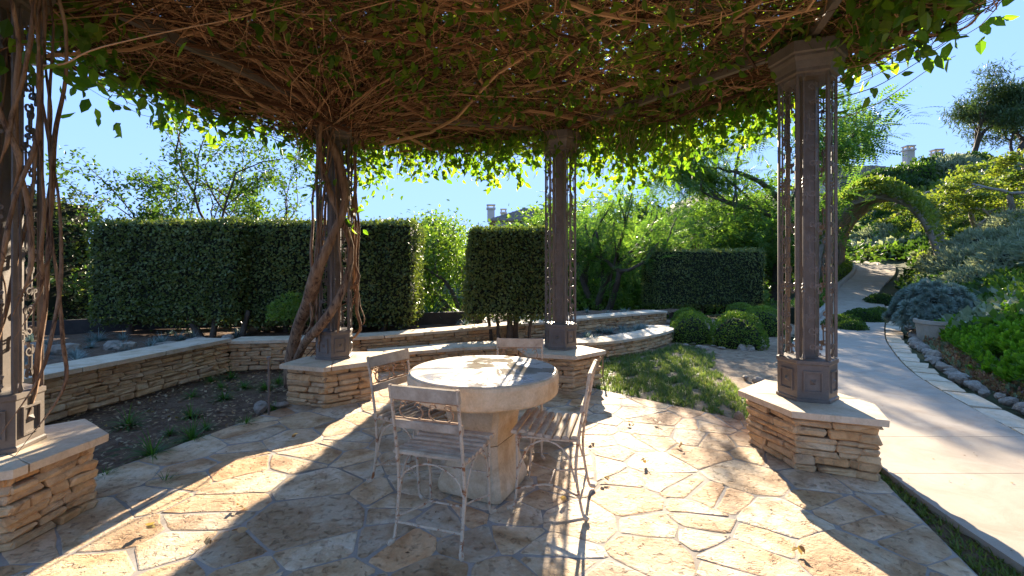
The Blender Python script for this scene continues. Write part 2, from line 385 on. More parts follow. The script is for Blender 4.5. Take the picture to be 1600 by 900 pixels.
# low kerb on the far left side of the path
kb = MB(); t = np.linspace(7.3, 11, 60); E = resample(PL, 0, t); d = np.gradient(E, axis=0); nrm = unit(np.c_[-d[:, 1], d[:, 0], np.zeros(len(d))])
kb.rings([np.array([e+m*.02, e+m*.17, e+m*.17+[0,0,.26], e+m*.02+[0,0,.26]])-[0,0,.1] for e, m in zip(E, nrm)])
tag(kb.obj('path_kerb', M['kerb']), 'pale concrete kerb holding the low box hedge beside the far path', 'kerb')

# ------------------------------------------------------------------ stone library and wall builder
def stone_mesh(L, Dp, Hh, seed):
    r = np.random.RandomState(seed); b = .16*Hh+.003
    V = []; idx = {}
    for sx in (-1, 1):
        for sy in (-1, 1):
            for sz in (-1, 1):
                j = (r.rand(3)-.5)*np.array([.09*L, .025, .26*Hh])
                c = np.array([sx*L/2, sy*Dp/2, sz*Hh/2])+j
                for ax in range(3):
                    o = np.array([sx, sy, sz])*b; o[ax] = 0; idx[(sx, sy, sz, ax)] = len(V); V.append(c-o+(r.rand(3)-.5)*.3*b)
    Fs4, Fs3 = [], []
    for ax in range(3):
        u, v = [a for a in range(3) if a != ax]
        for s in (-1, 1):
            ring = []
            for su, sv in ((-1,-1), (1,-1), (1,1), (-1,1)):
                k = [0,0,0]; k[ax] = s; k[u] = su; k[v] = sv; ring.append(idx[(*k, ax)])
            flip = (s > 0) == (ax != 1); Fs4.append(ring if flip else ring[::-1])
    for ax in range(3):            # edges along axis ax
        u, v = [a for a in range(3) if a != ax]
        for su in (-1, 1):
            for sv in (-1, 1):
                q = []
                for (s, w_) in ((-1, u), (1, u), (1, v), (-1, v)):
                    k = [0,0,0]; k[ax] = s; k[u] = su; k[v] = sv; q.append(idx[(*k, w_)])
                Fs4.append(q)
    for sx in (-1, 1):
        for sy in (-1, 1):
            for sz in (-1, 1): Fs3.append([idx[(sx, sy, sz, a)] for a in range(3)])
    m = me_np('stone', np.array(V), [np.array(Fs4), np.array(Fs3)], M['stone'])
    import bmesh
    bm = bmesh.new(); bm.from_mesh(m); bmesh.ops.recalc_face_normals(bm, faces=bm.faces); bm.to_mesh(m); bm.free()
    m.polygons.foreach_set('use_smooth', np.zeros(len(m.polygons), dtype=bool))
    return m
SL, SH, SD = [.10, .16, .23, .32], [.038, .055, .075], .13
LIB = {(i, j): [stone_mesh(l, SD, h, i*31+j*7+v) for v in range(4)] for i, l in enumerate(SL) for j, h in enumerate(SH)}
def pick(L, h):
    i = min(range(4), key=lambda k: abs(SL[k]-L)); j = min(range(3), key=lambda k: abs(SH[k]-h))
    return random.choice(LIB[(i, j)]), L/SL[i], h/SH[j]
def lay_stones(parent, P, z0, z1, closed=False, lmul=1.0, taper=0.0):
    """P front-face polyline, stone faces on the right-hand side when walking"""
    P = [np.array(p, float) for p in P]; n = len(P) if closed else len(P)-1; z = z0; cnt = 0
    while z < z1-.015:
        h = random.choice([.036, .042, .05, .058, .07]); h = min(h, z1-z)
        if z1-z-h < .02: h = z1-z
        for k in range(n):
            a, b = P[k], P[(k+1) % len(P)]; d = b-a; Lt = np.linalg.norm(d); d = d/Lt; nr = np.array([d[1], -d[0]])
            s = -random.random()*.04; ang = atan2(d[1], d[0])
            while s < Lt-.02:
                L = random.uniform(.10, .34)*lmul
                if Lt-s-L < .08: L = Lt-s+.015
                m, sx, sz = pick(L, h); sx = min(sx, 1.6)
                o = bpy.data.objects.new('stone', m); link(o, parent)
                c = a+d*(s+L/2)-nr*(SD/2-random.uniform(-.006, .018)); f = 1-taper*(z-z0)
                o.location = (c[0], c[1], z+h/2+random.uniform(-.002, .002))
                o.rotation_euler = (random.uniform(-.05, .05), random.uniform(-.02, .02)+(pi if random.random() < .5 else 0), ang+random.uniform(-.03, .03))
                o.scale = (sx*.965, 1, sz*.93); s += L; cnt += 1
        z += h
    return cnt
def offset(P, d):
    P = np.asarray(P, float); T = np.gradient(P, axis=0); T = unit(T); return P+np.c_[T[:, 1], -T[:, 0]]*d
def slab(poly, z0, z1, name, parent, mat, seed=0, jit=.008):
    """cap slab / flagstone with chamfered uneven edge"""
    r = np.random.RandomState(seed); P = np.asarray(poly, float); Q = []
    for i in range(len(P)):
        a, b = P[i], P[(i+1) % len(P)]; L = np.linalg.norm(b-a); n = max(1, int(L/.10))
        for k in range(n): Q.append(a+(b-a)*k/n+((r.rand(2)-.5)*2*jit if jit else 0))
    Q = np.array(Q); c = Q.mean(0); dd = Q-c; ln = np.linalg.norm(dd, axis=1)[:, None]
    b = MB(); n = len(Q)
    zt = z1+(r.rand(n)-.5)*.0015; tilt = (r.rand(2)-.5)*.006
    zt = zt+dd@tilt
    rings = [np.c_[Q, np.full(n, z0)], np.c_[c+dd*(1+.003/ln), zt-.002], np.c_[c+dd*(1-.006/ln), zt]]
    b.rings(rings, cap0=False); return b.obj(name, mat, parent)
def wall(name, label, P, z0, z1, thick, over=.05, caph=.05, lmul=1.0, caplen=.75, close_ends=(True, True), group=None):
    """P front polyline, front side on the right-hand side of walking direction"""
    P = np.asarray(P, float); t = tag(thing(name, label, 'wall'), label, 'wall', group)
    back = offset(P, -thick)
    core = MB(); q = offset(P, -.05)
    core.rings([np.array([[*a, z0-.2], [*c, z0-.2], [*c, z1-.004], [*a, z1-.004]]) for a, c in zip(q, back)]); core.obj('wall_core', M['stone_core'], t)
    # merge straight runs for stones
    lay_stones(t, P, z0, z1, lmul=lmul)
    if close_ends[0]: lay_stones(t, [back[0], P[0]], z0, z1, lmul=lmul)
    if close_ends[1]: lay_stones(t, [P[-1], back[-1]], z0, z1, lmul=lmul)
    fo, bo = offset(P, over), offset(P, -thick-over*.5)
    s = np.r_[0, np.cumsum(np.linalg.norm(np.diff(P, axis=0), axis=1))]; L = s[-1]; pos = [0]
    while pos[-1] < L-caplen*.7: pos.append(min(L, pos[-1]+random.uniform(.7, 1.3)*caplen))
    pos[-1] = L
    def at(Q, u): return np.array([np.interp(u, s, Q[:, 0]), np.interp(u, s, Q[:, 1])])
    for i in range(len(pos)-1):
        a, b_ = pos[i]+.006, pos[i+1]-.006
        if i == 0: a -= 0
        inner = [x for x in s if a+.03 < x < b_-.03]; us = [a]+inner+[b_]
        f = [at(fo, u) for u in us]; bk = [at(bo, u) for u in us][::-1]
        slab(f+bk, z1, z1+caph+random.uniform(-.003, .003), 'cap_stone', t, M['cap'], seed=int(random.random()*1e6), jit=.006)
    return t

# ------------------------------------------------------------------ patio
patio_poly = np.array([(-4.5,-1.5), (.93,-1.5), (2.78,3.85), (-.6,7.15), (-1.62,7.15)])
patio = kind(link(bpy.data.objects.new('patio', None)), 'structure')
MB().prism(patio_poly, -.12, 0.0).obj('mortar_bed', M['mortar'], patio)
def clip(poly, n, c):
    out = []; m = len(poly)
    for i in range(m):
        a, b = poly[i], poly[(i+1) % m]; da, db = a@n-c, b@n-c
        if da <= 0: out.append(a)
        if (da < 0) != (db < 0) and abs(da-db) > 1e-12: out.append(a+(b-a)*da/(da-db))
    return out
def inset(poly, d):
    P = np.array(poly); out = [p for p in P]
    for i in range(len(P)):
        a, b = P[i], P[(i+1) % len(P)]; e = b-a; L = np.linalg.norm(e)
        if L < 1e-4: continue
        n = np.array([e[1], -e[0]])/L; out = clip(out, n, a@n-d)
        if len(out) < 3: return []
    return out
def area(P): P = np.array(P); x, y = P[:, 0], P[:, 1]; return .5*abs(np.dot(x, np.roll(y, -1))-np.dot(y, np.roll(x, -1)))
def inside(p, P):
    P = np.asarray(P); r = True
    for i in range(len(P)):
        a, b = P[i], P[(i+1) % len(P)]
        if (b[0]-a[0])*(p[1]-a[1])-(b[1]-a[1])*(p[0]-a[0]) < 0: r = False
    return r
seeds = []
pr = random.Random(5)
tries = 0
while tries < 9000:
    tries += 1
    p = np.array([pr.uniform(-4.6, 2.9), pr.uniform(-.6, 7.2)])
    if not inside(p, patio_poly): continue
    big = pr.random() < .3; rad = pr.uniform(.34, .5) if big and tries < 500 else (pr.uniform(.24, .34) if tries < 3000 else .19)
    if all(abs(q[0]-p[0])*.80 > 0 and np.hypot((q[0]-p[0])*.78, (q[1]-p[1])*1.1) > max(rad, .0)*.5+q[2]*.5 for q in seeds): seeds.append((p[0], p[1], rad))
S = np.array(seeds)
for i in range(len(S)):
    poly = [v for v in patio_poly]
    d = np.hypot(S[:, 0]-S[i, 0], S[:, 1]-S[i, 1]); order = np.argsort(d)[1:26]
    for j in order:
        a, b = S[i, :2], S[j, :2]; n = b-a; L = np.linalg.norm(n); n = n/L
        tt = .5+.5*(S[i, 2]**2-S[j, 2]**2)/(L*L)*.35; tt = min(.8, max(.2, tt))
        poly = clip(poly, n, a@n+L*tt)
        if len(poly) < 3: break
    if len(poly) < 3: continue
    pieces = [poly]
    if area(poly) > .10 and pr.random() < .45:
        c = np.mean(poly, 0); an = pr.uniform(0, pi); n = np.array([cos(an), sin(an)]); pieces = [clip(poly, n, c@n), clip(poly, -n, -(c@n))]
    for q in pieces:
        if len(q) < 3: continue
        q = inset(q, pr.uniform(.007, .013))
        if len(q) < 3 or area(q) < .006: continue
        # knock sharp corners off
        Q = []
        for k in range(len(q)):
            a, b, c = q[k-1], q[k], q[(k+1) % len(q)]; la, lc = np.linalg.norm(a-b), np.linalg.norm(c-b); m_ = min(.022, la*.2, lc*.2)
            if m_ < .008: Q.append(b); continue
            Q += [b+(a-b)/la*m_, b+(c-b)/lc*m_]
        h = .0032+pr.uniform(-.0006, .001)
        slab(Q, -.01, h, 'flagstone', patio, M['flag'], seed=i, jit=.010)

# ------------------------------------------------------------------ pergola geometry
PC = np.array([-.25, 3.2])
COLS = [(2.33, 3.64), (.62, 5.9), (-2.03, 5.27), (-2.93, 2.6)]
COLN = ['right-hand ironwork column, nearest the concrete path', 'slender ironwork column behind the table, between the two middle hedges',
        'ironwork column wound with a thick twisted vine trunk', 'ironwork column cut by the left edge of the picture']
PIERN = ['tan ledgestone pier beside the concrete path', 'tan ledgestone pier behind the table at the lawn corner',
         'tan ledgestone pier beside the vine trunk and planting bed', 'tan ledgestone pier at the lower left corner of the patio']
PIER_Z = .44
def toward(c): v = PC-np.array(c); return atan2(v[1], v[0])
for i, c in enumerate(COLS):
    a0 = toward(c); t = thing('stone_pier', PIERN[i], 'pier', (c[0]+(.10 if i == 0 else 0), c[1], 0), a0, 'stone piers under the pergola columns')
    hexp = lambda R: [(.86*R, -.5*R), (.86*R, .5*R), (.03*R, R), (-.42*R, .42*R), (-.42*R, -.42*R), (.03*R, -R)]
    if i == 3: t.rotation_euler.z -= .28; t.scale = (.88, .88, 1)
    MB().prism(hexp(.43), -.1, PIER_Z-.045).obj('pier_core', M['stone_core'], t)
    lay_stones(t, hexp(.50), 0, PIER_Z-.045, closed=True)
    # cap in two slabs
    hx = [np.array(p) for p in hexp(.58)]
    for sgn in (1, -1):
        n = np.array([sin(.4), cos(.4)])*sgn; q = clip(hx, n, -.004 if sgn > 0 else -.004)
        slab(q, PIER_Z-.047, PIER_Z, 'cap_stone', t, M['cap'], seed=50+i*2+sgn, jit=.004)

def scroll(c, u, v, w, h, turns=1.15, n=12, flip=1):
    """S/C scroll in the plane (u,v) at c: hook ends curling, height h width w"""
    pts = []
    r0 = w*.5
    for i in range(n):
        t = i/(n-1); a = t*turns*2*pi; r = r0*(.25+.75*t); pts.append((flip*r*cos(a), h*.5-r0+r*sin(a)))
    end = pts[-1]; low = []
    for i in range(n):
        t = i/(n-1); a = t*turns*2*pi; r = r0*.75*(.3+.7*t); low.append((flip*r*cos(a), -h*.5+r0-r*sin(a)))
    allp = pts+low[::-1]
    return np.array([np.array(c)+np.array(u)*p[0]+np.array(v)*p[1] for p in allp])
CH = 2.75
def build_column():
    t = thing('iron_column', 'x', 'column', group='ironwork columns of the pergola')
    he = lambda R: [(R*cos(pi/6+k*pi/3), R*sin(pi/6+k*pi/3)) for k in range(6)]
    b = MB(); rot = pi/6
    b.lathe([(.216,0), (.216,.02), (.205,.028), (.205,.275), (.213,.285), (.213,.31), (.19,.318)], 6, rot); b.obj('base', M['iron'], t)
    for k in range(6):
        a = k*pi/3; d = .205*cos(pi/6); u = np.array([-sin(a), cos(a), 0]); n = np.array([cos(a), sin(a), 0]); p = MB()
        R = np.stack([n, u, [0, 0, 1]], -1); zc = .152
        for (du, dz, su, sz) in ((0,.075,.13,.012), (0,-.075,.13,.012), (.059,0,.012,.138), (-.059,0,.012,.138)):
            p.box(n*(d+.005)+u*du+np.array([0,0,zc+dz]), (.014, su, sz), R=R)
        p.scat((np.array([[0,-.02,-.02],[0,.02,-.02],[0,.02,.02],[0,-.02,.02],[.022,0,0]]), [np.array([[0,1,4],[1,2,4],[2,3,4],[3,0,4]])]), np.array([n*(d-.001)+np.array([0,0,zc])]), R[None])
        p.obj('panel', M['iron'], t)
    b = MB(); b.lathe([(.078,.31), (.078,2.5)], 6, rot)
    for k in range(6):
        a = k*pi/3+pi/6; b.box((.078*cos(a), .078*sin(a), 1.42), (.008, .008, 2.14), rz=a)
    b.obj('core_post', M['iron'], t)
    for k in range(6):
        a = pi/6+k*pi/3; R = .193; x, y = R*cos(a), R*sin(a); b = MB()
        b.box((x, y, 1.41), (.019, .019, 2.18), rz=a)
        b.obj('corner_bar', M['iron'], t)
        b = MB()
        for s in (1,):
            aa = a+s*.19; rr = .180; q = (rr*cos(aa), rr*sin(aa))
            pr_ = [(.0065,.315), (.014,.33), (.0065,.36)]
            for zc in (.86, 1.66): pr_ += [(.0065,zc-.04), (.013,zc-.03), (.009,zc-.015), (.017,zc), (.009,zc+.015), (.013,zc+.03), (.0065,zc+.04)]
            pr_ += [(.0065,2.44), (.013,2.46), (.0065,2.5)]
            b.lathe(pr_, 6, 0, q)
        b.obj('turned_rod', M['iron'], t)
    for k in range(6):
        a = k*pi/3; n = np.array([cos(a), sin(a), 0]); u = np.array([-sin(a), cos(a), 0]); v = np.array([0, 0, 1.]); b = MB(); d = .168
        z = .36; i = 0
        while z < 2.4:
            fl = 1 if i % 2 == 0 else -1
            P = scroll(n*d+u*.0+v*(z+.115), u, v, .075, .2, flip=fl); b.tube(P, .0058, 4, ref=n)
            P2 = scroll(n*d+u*(.045*fl)+v*(z+.03), u, v, .035, .09, flip=-fl, n=8); b.tube(P2, .006, 4, ref=n)
            z += .232; i += 1
        b.obj('scrollwork', M['iron'], t)
    b = MB(); b.lathe([(.20,2.47), (.20,2.49), (.222,2.50), (.222,2.525), (.228,2.54), (.24,2.58), (.255,2.61), (.255,2.63), (.272,2.64), (.272,2.72), (.2,2.722)], 6, rot); b.obj('capital', M['iron'], t)
    return t
col0 = build_column()
for i, c in enumerate(COLS):
    if i == 0: o = col0; o.location = (c[0], c[1], PIER_Z+.003); o.rotation_euler = (0, 0, toward(c)); o['label'] = COLN[0]
    else: dup(col0, (c[0], c[1], PIER_Z+.003), toward(c), COLN[i])
# pergola roof frame
HEX = COLS+[(-1.15, .6), (1.5, 1.1)]
rf = thing('pergola_roof', 'dark iron roof frame of the pergola buried under the vine', 'pergola roof', (0, 0, 0))
ZB = PIER_Z+CH
for i in range(6):
    a, b_ = np.array(HEX[i]), np.array(HEX[(i+1) % 6]); d = b_-a; L = np.linalg.norm(d); m = (a+b_)/2
    MB().box((m[0], m[1], ZB+.04), (L, .05, .07), rz=atan2(d[1], d[0])).obj('beam', M['iron'], rf)
def dome(r): return ZB+.10+.34*(1-np.clip(r/2.9, 0, 1.3)**2)
for i in range(12):
    a = toward(COLS[1])+pi+i*pi/6; rr = np.linspace(.12, 3.0, 12)
    MB().tube(np.c_[PC[0]+rr*cos(a), PC[1]+rr*sin(a), dome(rr)], .022, 4).obj('rib', M['iron'], rf)
for rr in (.9, 1.8):
    a = np.linspace(0, 2*pi, 37); MB().tube(np.c_[PC[0]+rr*np.cos(a), PC[1]+rr*np.sin(a), np.full(37, dome(rr)-.005)], .014, 4).obj('hoop', M['iron'], rf)

# ------------------------------------------------------------------ climbing vine
def smoothpts(P, n): return resample(np.array(P, float), n)
def wob(P, amp, seed):
    r = np.random.RandomState(seed); n = len(P); W = np.zeros((n, 3))
    for f in (1.3, 2.7, 5.1): W += np.sin(np.linspace(0, f*2*pi, n)[:, None]+r.rand(3)*6.28)*amp*r.rand(3)/f
    return P+W
TOP = np.array([-2.0, 5.2, ZB+.05])
# main trunk on the third column
tv = thing('climbing_vine', 'thick twisted vine trunk climbing the column beside the planting bed', 'vine', (-2.72, 5.72, 0))
tb = MB()
base = np.array([-2.72, 5.72, 0])
def tr(pts, r0, r1, n=28, k=8, seed=0, amp=.02):
    P = wob(smoothpts(pts, n), amp, seed)-base; rr = np.linspace(r0, r1, n)*(1+.15*np.sin(np.linspace(0, 17, n)+seed))
    if r0 < .045: rr *= np.clip(np.arange(n)/5, .15, 1)
    tb.tube(P, rr, k)
tr([(-2.74,5.72,-.05), (-2.70,5.66,.35), (-2.55,5.5,.75), (-2.3,5.2,1.05), (-2.12,4.98,1.4), (-1.95,5.0,1.8), (-1.85,5.1,2.2), (-1.95,5.1,2.7), (-2.2,5.1,3.1), (-2.7,5.0,3.4)], .088, .03, seed=1)
tr([(-2.66,5.70,-.05), (-2.62,5.6,.3), (-2.35,5.25,.62), (-2.05,4.98,.85), (-1.85,5.02,1.2), (-1.8,5.15,1.7), (-2.0,5.02,2.3), (-2.1,5.0,2.9), (-1.8,4.8,3.3), (-1.2,4.4,3.6)], .06, .02, seed=2)
ct = np.array([-2.03, 5.27])
for s in range(15):
    r = np.random.RandomState(100+s); a = r.rand()*6.28; z0 = r.uniform(.46, 1.3); rad = r.uniform(.19, .27); tw = r.uniform(-2.6, 2.6)
    zz = np.linspace(z0, 3.15, 9); P = [(ct[0]+rad*cos(a+tw*(q-z0)/2.7), ct[1]+rad*sin(a+tw*(q-z0)/2.7), q) for q in zz]
    if s >= 12: P[0] = (ct[0]+.1*cos(a), ct[1]+.1*sin(a), z0-.03)
    if s < 12: P = [(-2.6+.1*r.rand(), 5.5-.1*r.rand(), z0-.35)]+P
    aa = r.rand()*6.28; P += [(ct[0]+.7*cos(aa), ct[1]+.7*sin(aa), 3.35), (ct[0]+1.5*cos(aa), ct[1]+1.5*sin(aa), 3.5)]
    r0 = r.uniform(.006, .02); tr(P, r0, r0*.6, n=46, k=6, seed=s, amp=.05)
tb.obj('stem', M['bark_vine'], tv, smooth=True)
# second vine on the left front column
tv2 = thing('climbing_vine', 'tangle of brown vine stems wrapped round the column at the left edge', 'vine', (-2.93, 2.6, PIER_Z))
base = np.array([-3.13, 2.8, PIER_Z]); tb = MB(); ct = np.array([-2.93, 2.6])
for s in range(26):
    r = np.random.RandomState(300+s); a = r.rand()*6.28; z0 = r.uniform(.46, 2.0) if s > 6 else .46; rad = r.uniform(.18, .27); tw = r.uniform(-3.5, 3.5)
    zz = np.linspace(z0, 3.1, 10); P = [(ct[0]+.1*cos(a), ct[1]+.1*sin(a), z0-.03)]+[(ct[0]+rad*cos(a+tw*(q-z0)/2.6)*(1+.15*sin(q*3+s)), ct[1]+rad*sin(a+tw*(q-z0)/2.6), q) for q in zz[1:]]
    aa = r.uniform(-.5, 2.2); P += [(ct[0]+.6*cos(aa), ct[1]+.6*sin(aa), 3.3), (ct[0]+1.6*cos(aa), ct[1]+1.6*sin(aa), 3.5)]
    r0 = r.uniform(.004, .015); tr(P, r0, r0*.6, n=46, k=6, seed=s+50, amp=.035)
tb.obj('stem', M['bark_vine'], tv2, smooth=True)
# canopy mat of twigs
def hexr(a):  # canopy outline radius by angle
    return 3.25+.22*np.sin(a*3+1)+.12*np.sin(a*7+.4)+.08*np.sin(a*13)-.42*np.exp(-((((np.degrees(a)+182) % 360)-180)/18)**2)
def zmin(a):
    """underside height of the hanging skirt at angle a (degrees)"""
    return np.interp(np.degrees(a) % 360, [0, 20, 35, 50, 65, 80, 100, 118, 131, 145, 160, 175, 190, 360], [3.05, 3.1, 2.66, 2.50, 2.55, 2.72, 2.66, 2.62, 2.74, 2.95, 2.95, 2.93, 3.05, 3.05])
cv = thing('vine_canopy', 'dense tangle of bare brown vine stems and green leaves roofing the pergola', 'vine canopy', (0, 0, 0))
tw = MB(); r = np.random.RandomState(21)
NTW = 7500
for i in range(NTW):
    typ = r.rand(); n = 9
    if typ < .22:     # fans out from a column top
        c = np.array(COLS[[2, 2, 2, 3][r.randint(4)]]); a = toward(c)+r.uniform(-1.5, 1.5); L = r.uniform(1.0, 4.2)
        s_ = c+r.normal(size=2)*.15; e = s_+L*np.array([cos(a), sin(a)])
    elif typ < .75:   # random chords
        a = r.rand()*2*pi; q = sqrt(r.rand())*3.0; s_ = PC+q*np.array([cos(a), sin(a)]); a2 = r.rand()*2*pi; L = r.uniform(.5, 2.2); e = s_+L*np.array([cos(a2), sin(a2)])
    else:             # follow the rim
        a = r.rand()*2*pi; q = r.uniform(2.2, 3.1); da = r.uniform(.15, .6)*(1 if r.rand() < .5 else -1)
        s_ = PC+q*np.array([cos(a), sin(a)]); q2 = q+r.uniform(-.4, .4); e = PC+q2*np.array([cos(a+da), sin(a+da)])
    if i % 4 and max(s_[1], e[1]) < 2.2: continue
    t = np.linspace(0, 1, n)[:, None]; P2 = s_+(e-s_)*t
    perp = np.array([-(e-s_)[1], (e-s_)[0]]); P2 = P2+perp*np.sin(t*pi)*r.uniform(-.5, .5)+perp*np.sin(t*2*pi+r.rand()*6)*r.uniform(-.16, .16)+r.normal(size=(n, 2))*.014
    rr = np.hypot(*(P2-PC).T); over = np.clip(rr-3.15, 0, None)
    P2 = PC+(P2-PC)*(np.minimum(rr, 3.15+.15*over)/rr)[:, None]; rr = np.hypot(*(P2-PC).T)
    lay = r.rand()*.46
    zz = dome(rr)-.16+lay+.05*np.sin(t[:, 0]*7+i)-.10*np.sin(t[:, 0]*pi)*r.rand()**3
    if typ < .22: zz[:4] -= np.array([.25, .12, .05, .01])
    big = r.rand() < .05
    R0 = r.uniform(.012, .024) if big else r.uniform(.0022, .0055)
    tw.tube(np.c_[P2, zz], np.linspace(R0, R0*.6, n), 4 if big else 3, caps=False)
o = tw.obj('twig', M['twig'], cv); kind(o, 'stuff')
# skirt twigs hanging at the rim
tw = MB()
for i in range(900):
    a = r.uniform(-.25, 3.6); q = hexr(a)+r.uniform(-.55, .05); s_ = PC+q*np.array([cos(a), sin(a)]); z0 = ZB+r.uniform(.0, .4); zl = zmin(a)+r.uniform(0, .35)
    L = r.uniform(.2, .9); da = r.uniform(-.25, .25); n = 7; t = np.linspace(0, 1, n)
    aa = a+da*t; qq = q+.25*np.sin(t*pi)*r.rand(); zz = z0+(zl-z0)*t**1.5+.1*np.sin(t*pi)
    tw.tube(np.c_[PC[0]+qq*np.cos(aa), PC[1]+qq*np.sin(aa), zz]+r.normal(size=(n, 3))*.01, np.linspace(.005, .002, n), 3, caps=False)
kind(tw.obj('twig', M['twig'], cv), 'stuff')
# leaves: top blanket, skirt and stray leaves underneath
lf = MB()
n = 17000; a = rs.rand(n)*2*pi; q = np.sqrt(rs.rand(n))*(hexr(a)-.05); P = np.c_[PC[0]+q*np.cos(a), PC[1]+q*np.sin(a), dome(q)+.25+rs.rand(n)*.3]
keep = (P[:, 1] > 1.5) | (rs.rand(n) < .5); P = P[keep]
N = rs.normal(size=P.shape)*.5+[0, 0, 1]; lf.scat(LEAF, P, frames(rs.normal(size=P.shape)*[1,1,.4], N), .10+.06*rs.rand(len(P)))
kind(lf.obj('top_leaf', M['vine_leaf'], cv), 'stuff')
lf = MB(); n = 15000
# clustered along short hanging sprays
ns = 1900; a = rs.uniform(-.35, 3.75, ns); q = hexr(a)+rs.uniform(-.45, .12, ns); z0 = ZB+.25+rs.rand(ns)*.2
zl = zmin(a)+rs.rand(ns)**1.3*.75-.12*(rs.rand(ns) < .08)+.10*np.sin(a*11)+.08*np.sin(a*23+1)
nl = 11; t = np.linspace(0, 1, nl)[None]
aa = a[:, None]+rs.uniform(-.12, .12, (ns, 1))*t; qq = q[:, None]+.12*np.sin(t*pi)+rs.normal(size=(ns, nl))*.03
zz = z0[:, None]+(zl-z0)[:, None]*t
P = np.stack([PC[0]+qq*np.cos(aa), PC[1]+qq*np.sin(aa), zz], -1).reshape(-1, 3)+rs.normal(size=(ns*nl, 3))*.035
D = rs.normal(size=P.shape)*.7+[0, 0, -.7]; lf.scat(LEAF, P, frames(D), .065+.07*rs.rand(len(P)))
kind(lf.obj('rim_leaf', M['vine_leaf'], cv), 'stuff')
# loose leafy runners below the mat, near the right column and the left corner
lf = MB(); rn = MB()
def runner(pts, nleaf, seed, rad=.004, size=.09, spread=.05):
    r = np.random.RandomState(seed); P = wob(smoothpts(pts, 26), .03, seed); rn.tube(P, np.linspace(rad, rad*.4, 26), 4)
    k = r.randint(0, 26, nleaf); Q = P[k]+r.normal(size=(nleaf, 3))*spread
    D = r.normal(size=(nleaf, 3))+[0, 0, -.5]; lf.scat(LEAF, Q, frames(D), size*(.7+.6*r.rand(nleaf)))
runner([(2.35,3.6,3.3), (2.7,3.3,3.15), (3.0,3.1,3.05), (3.05,2.95,3.2)], 60, 1, .012, .11, .10)
runner([(2.5,3.4,3.3), (2.9,3.2,3.25), (3.0,3.05,3.3)], 50, 11, .008, .11, .10)
runner([(2.2,3.9,3.05), (2.5,3.5,2.75), (2.85,3.25,2.9), (3.1,3.0,3.15)], 8, 2, .005, .10, .05)
runner([(2.3,4.0,2.75), (2.75,3.6,2.7), (3.1,3.2,2.95)], 2, 3, .005, .09, .04)
runner([(-3.3,2.9,2.9), (-2.6,2.5,2.55), (-2.1,2.45,2.65), (-1.35,2.9,3.1)], 26, 4, .006, .10, .07)
runner([(-3.2,2.7,2.75), (-2.9,2.5,2.6), (-2.5,2.6,2.75)], 34, 5, .005, .11, .10)
runner([(-3.4,3.0,3.1), (-3.1,3.4,2.85), (-3.0,3.8,2.75)], 70, 6, .005, .11, .14)
for s in range(200):
    r = np.random.RandomState(500+s); x = r.uniform(-1.9, 2.4); y = r.uniform(3.3, 5.6); q = sqrt((x-PC[0])**2+(y-PC[1])**2); z = float(dome(q))-.12; a = r.rand()*6.3; L = r.uniform(.2, .7)
    runner([(x, y, z), (x+L*.5*cos(a), y+L*.5*sin(a), z-.06), (x+L*cos(a), y+L*sin(a), z-.02)], r.randint(5, 16), 600+s, .003, .095, .06)
for s in range(10):
    r = np.random.RandomState(700+s); a = r.uniform(0, 6.3); z = r.uniform(2.0, 3.0); runner([(-2.03+.25*cos(a), 5.27+.25*sin(a), z), (-2.03+.35*cos(a), 5.2+.35*sin(a), z-.2)], 9, 720+s, .003, .09, .06)
kind(rn.obj('runner', M['twig'], cv), 'stuff'); kind(lf.obj('hanging_leaf', M['vine_leaf'], cv), 'stuff')

# ------------------------------------------------------------------ garden walls
zW = .42
LW = [(-5.2,1.2), (-4.72,2.6), (-4.4,4.2), (-4.0,6.5)]
wall('garden_wall', 'long tan drystone wall along the left of the planting bed', LW, 0, zW, .42, lmul=1.0, close_ends=(False, False))
UW = resample(np.array([(-4.0,6.52), (-2.4,6.85), (-1.1,7.65), (.6,8.85), (2.0,9.9), (3.7,11.1)]), 16)
wall('garden_wall', 'upper tan stone wall curving behind the middle hedge and far lawn', UW, 0.0, zW-.03, .36, lmul=1.15, close_ends=(False, True), caph=.046)
LW2 = resample(np.array([(-1.95,6.42), (-.7,7.0), (.5,7.3), (1.55,7.55), (2.5,8.3), (3.15,9.1), (3.25,9.7)]), 18)
wall('seat_wall', 'low curved stone seat wall in front of the blue grass bed', LW2, 0, .22, .42, lmul=1.1, caph=.045)

# ground sheets
def sheet(name, poly, z, mat, kindn='structure', res=.12, amp=.012, label=None):
    P = np.asarray(poly, float); x0, y0 = P.min(0); x1, y1 = P.max(0)
    xs = np.arange(x0, x1+res, res); ys = np.arange(y0, y1+res, res); X, Y = np.meshgrid(xs, ys)
    ins = np.zeros(X.shape, bool)
    n = len(P); j = n-1
    for i in range(n):
        xi, yi = P[i]; xj, yj = P[j]; cnd = ((yi > Y) != (yj > Y)) & (X < (xj-xi)*(Y-yi)/((yj-yi) or 1e-9)+xi); ins ^= cnd; j = i
    Z = z+rs.normal(size=X.shape)*amp*.5+vnoise(X, Y, .25, 2)*amp
    fa = grid_faces(*X.shape); ok = ins.ravel()[fa].any(1)
    m = me_np(name, np.stack([X, Y, Z], -1).reshape(-1, 3), fa[ok], mat, True)
    return kind(link(bpy.data.objects.new(name, m)), kindn)
sheet('planting_bed', [(-5.0,1.3), (-4.05,6.5), (-2.4,6.8), (-1.7,7.1), (-2.1,5.6), (-4.1,-.3)], -.03, M['soil'])
bk = [(4.6,12.6), (2.2,12.2), (-.5,11.2), (-2.5,10.6), (-9,10.2), (-9,1.0), (-5.5,1.0)]
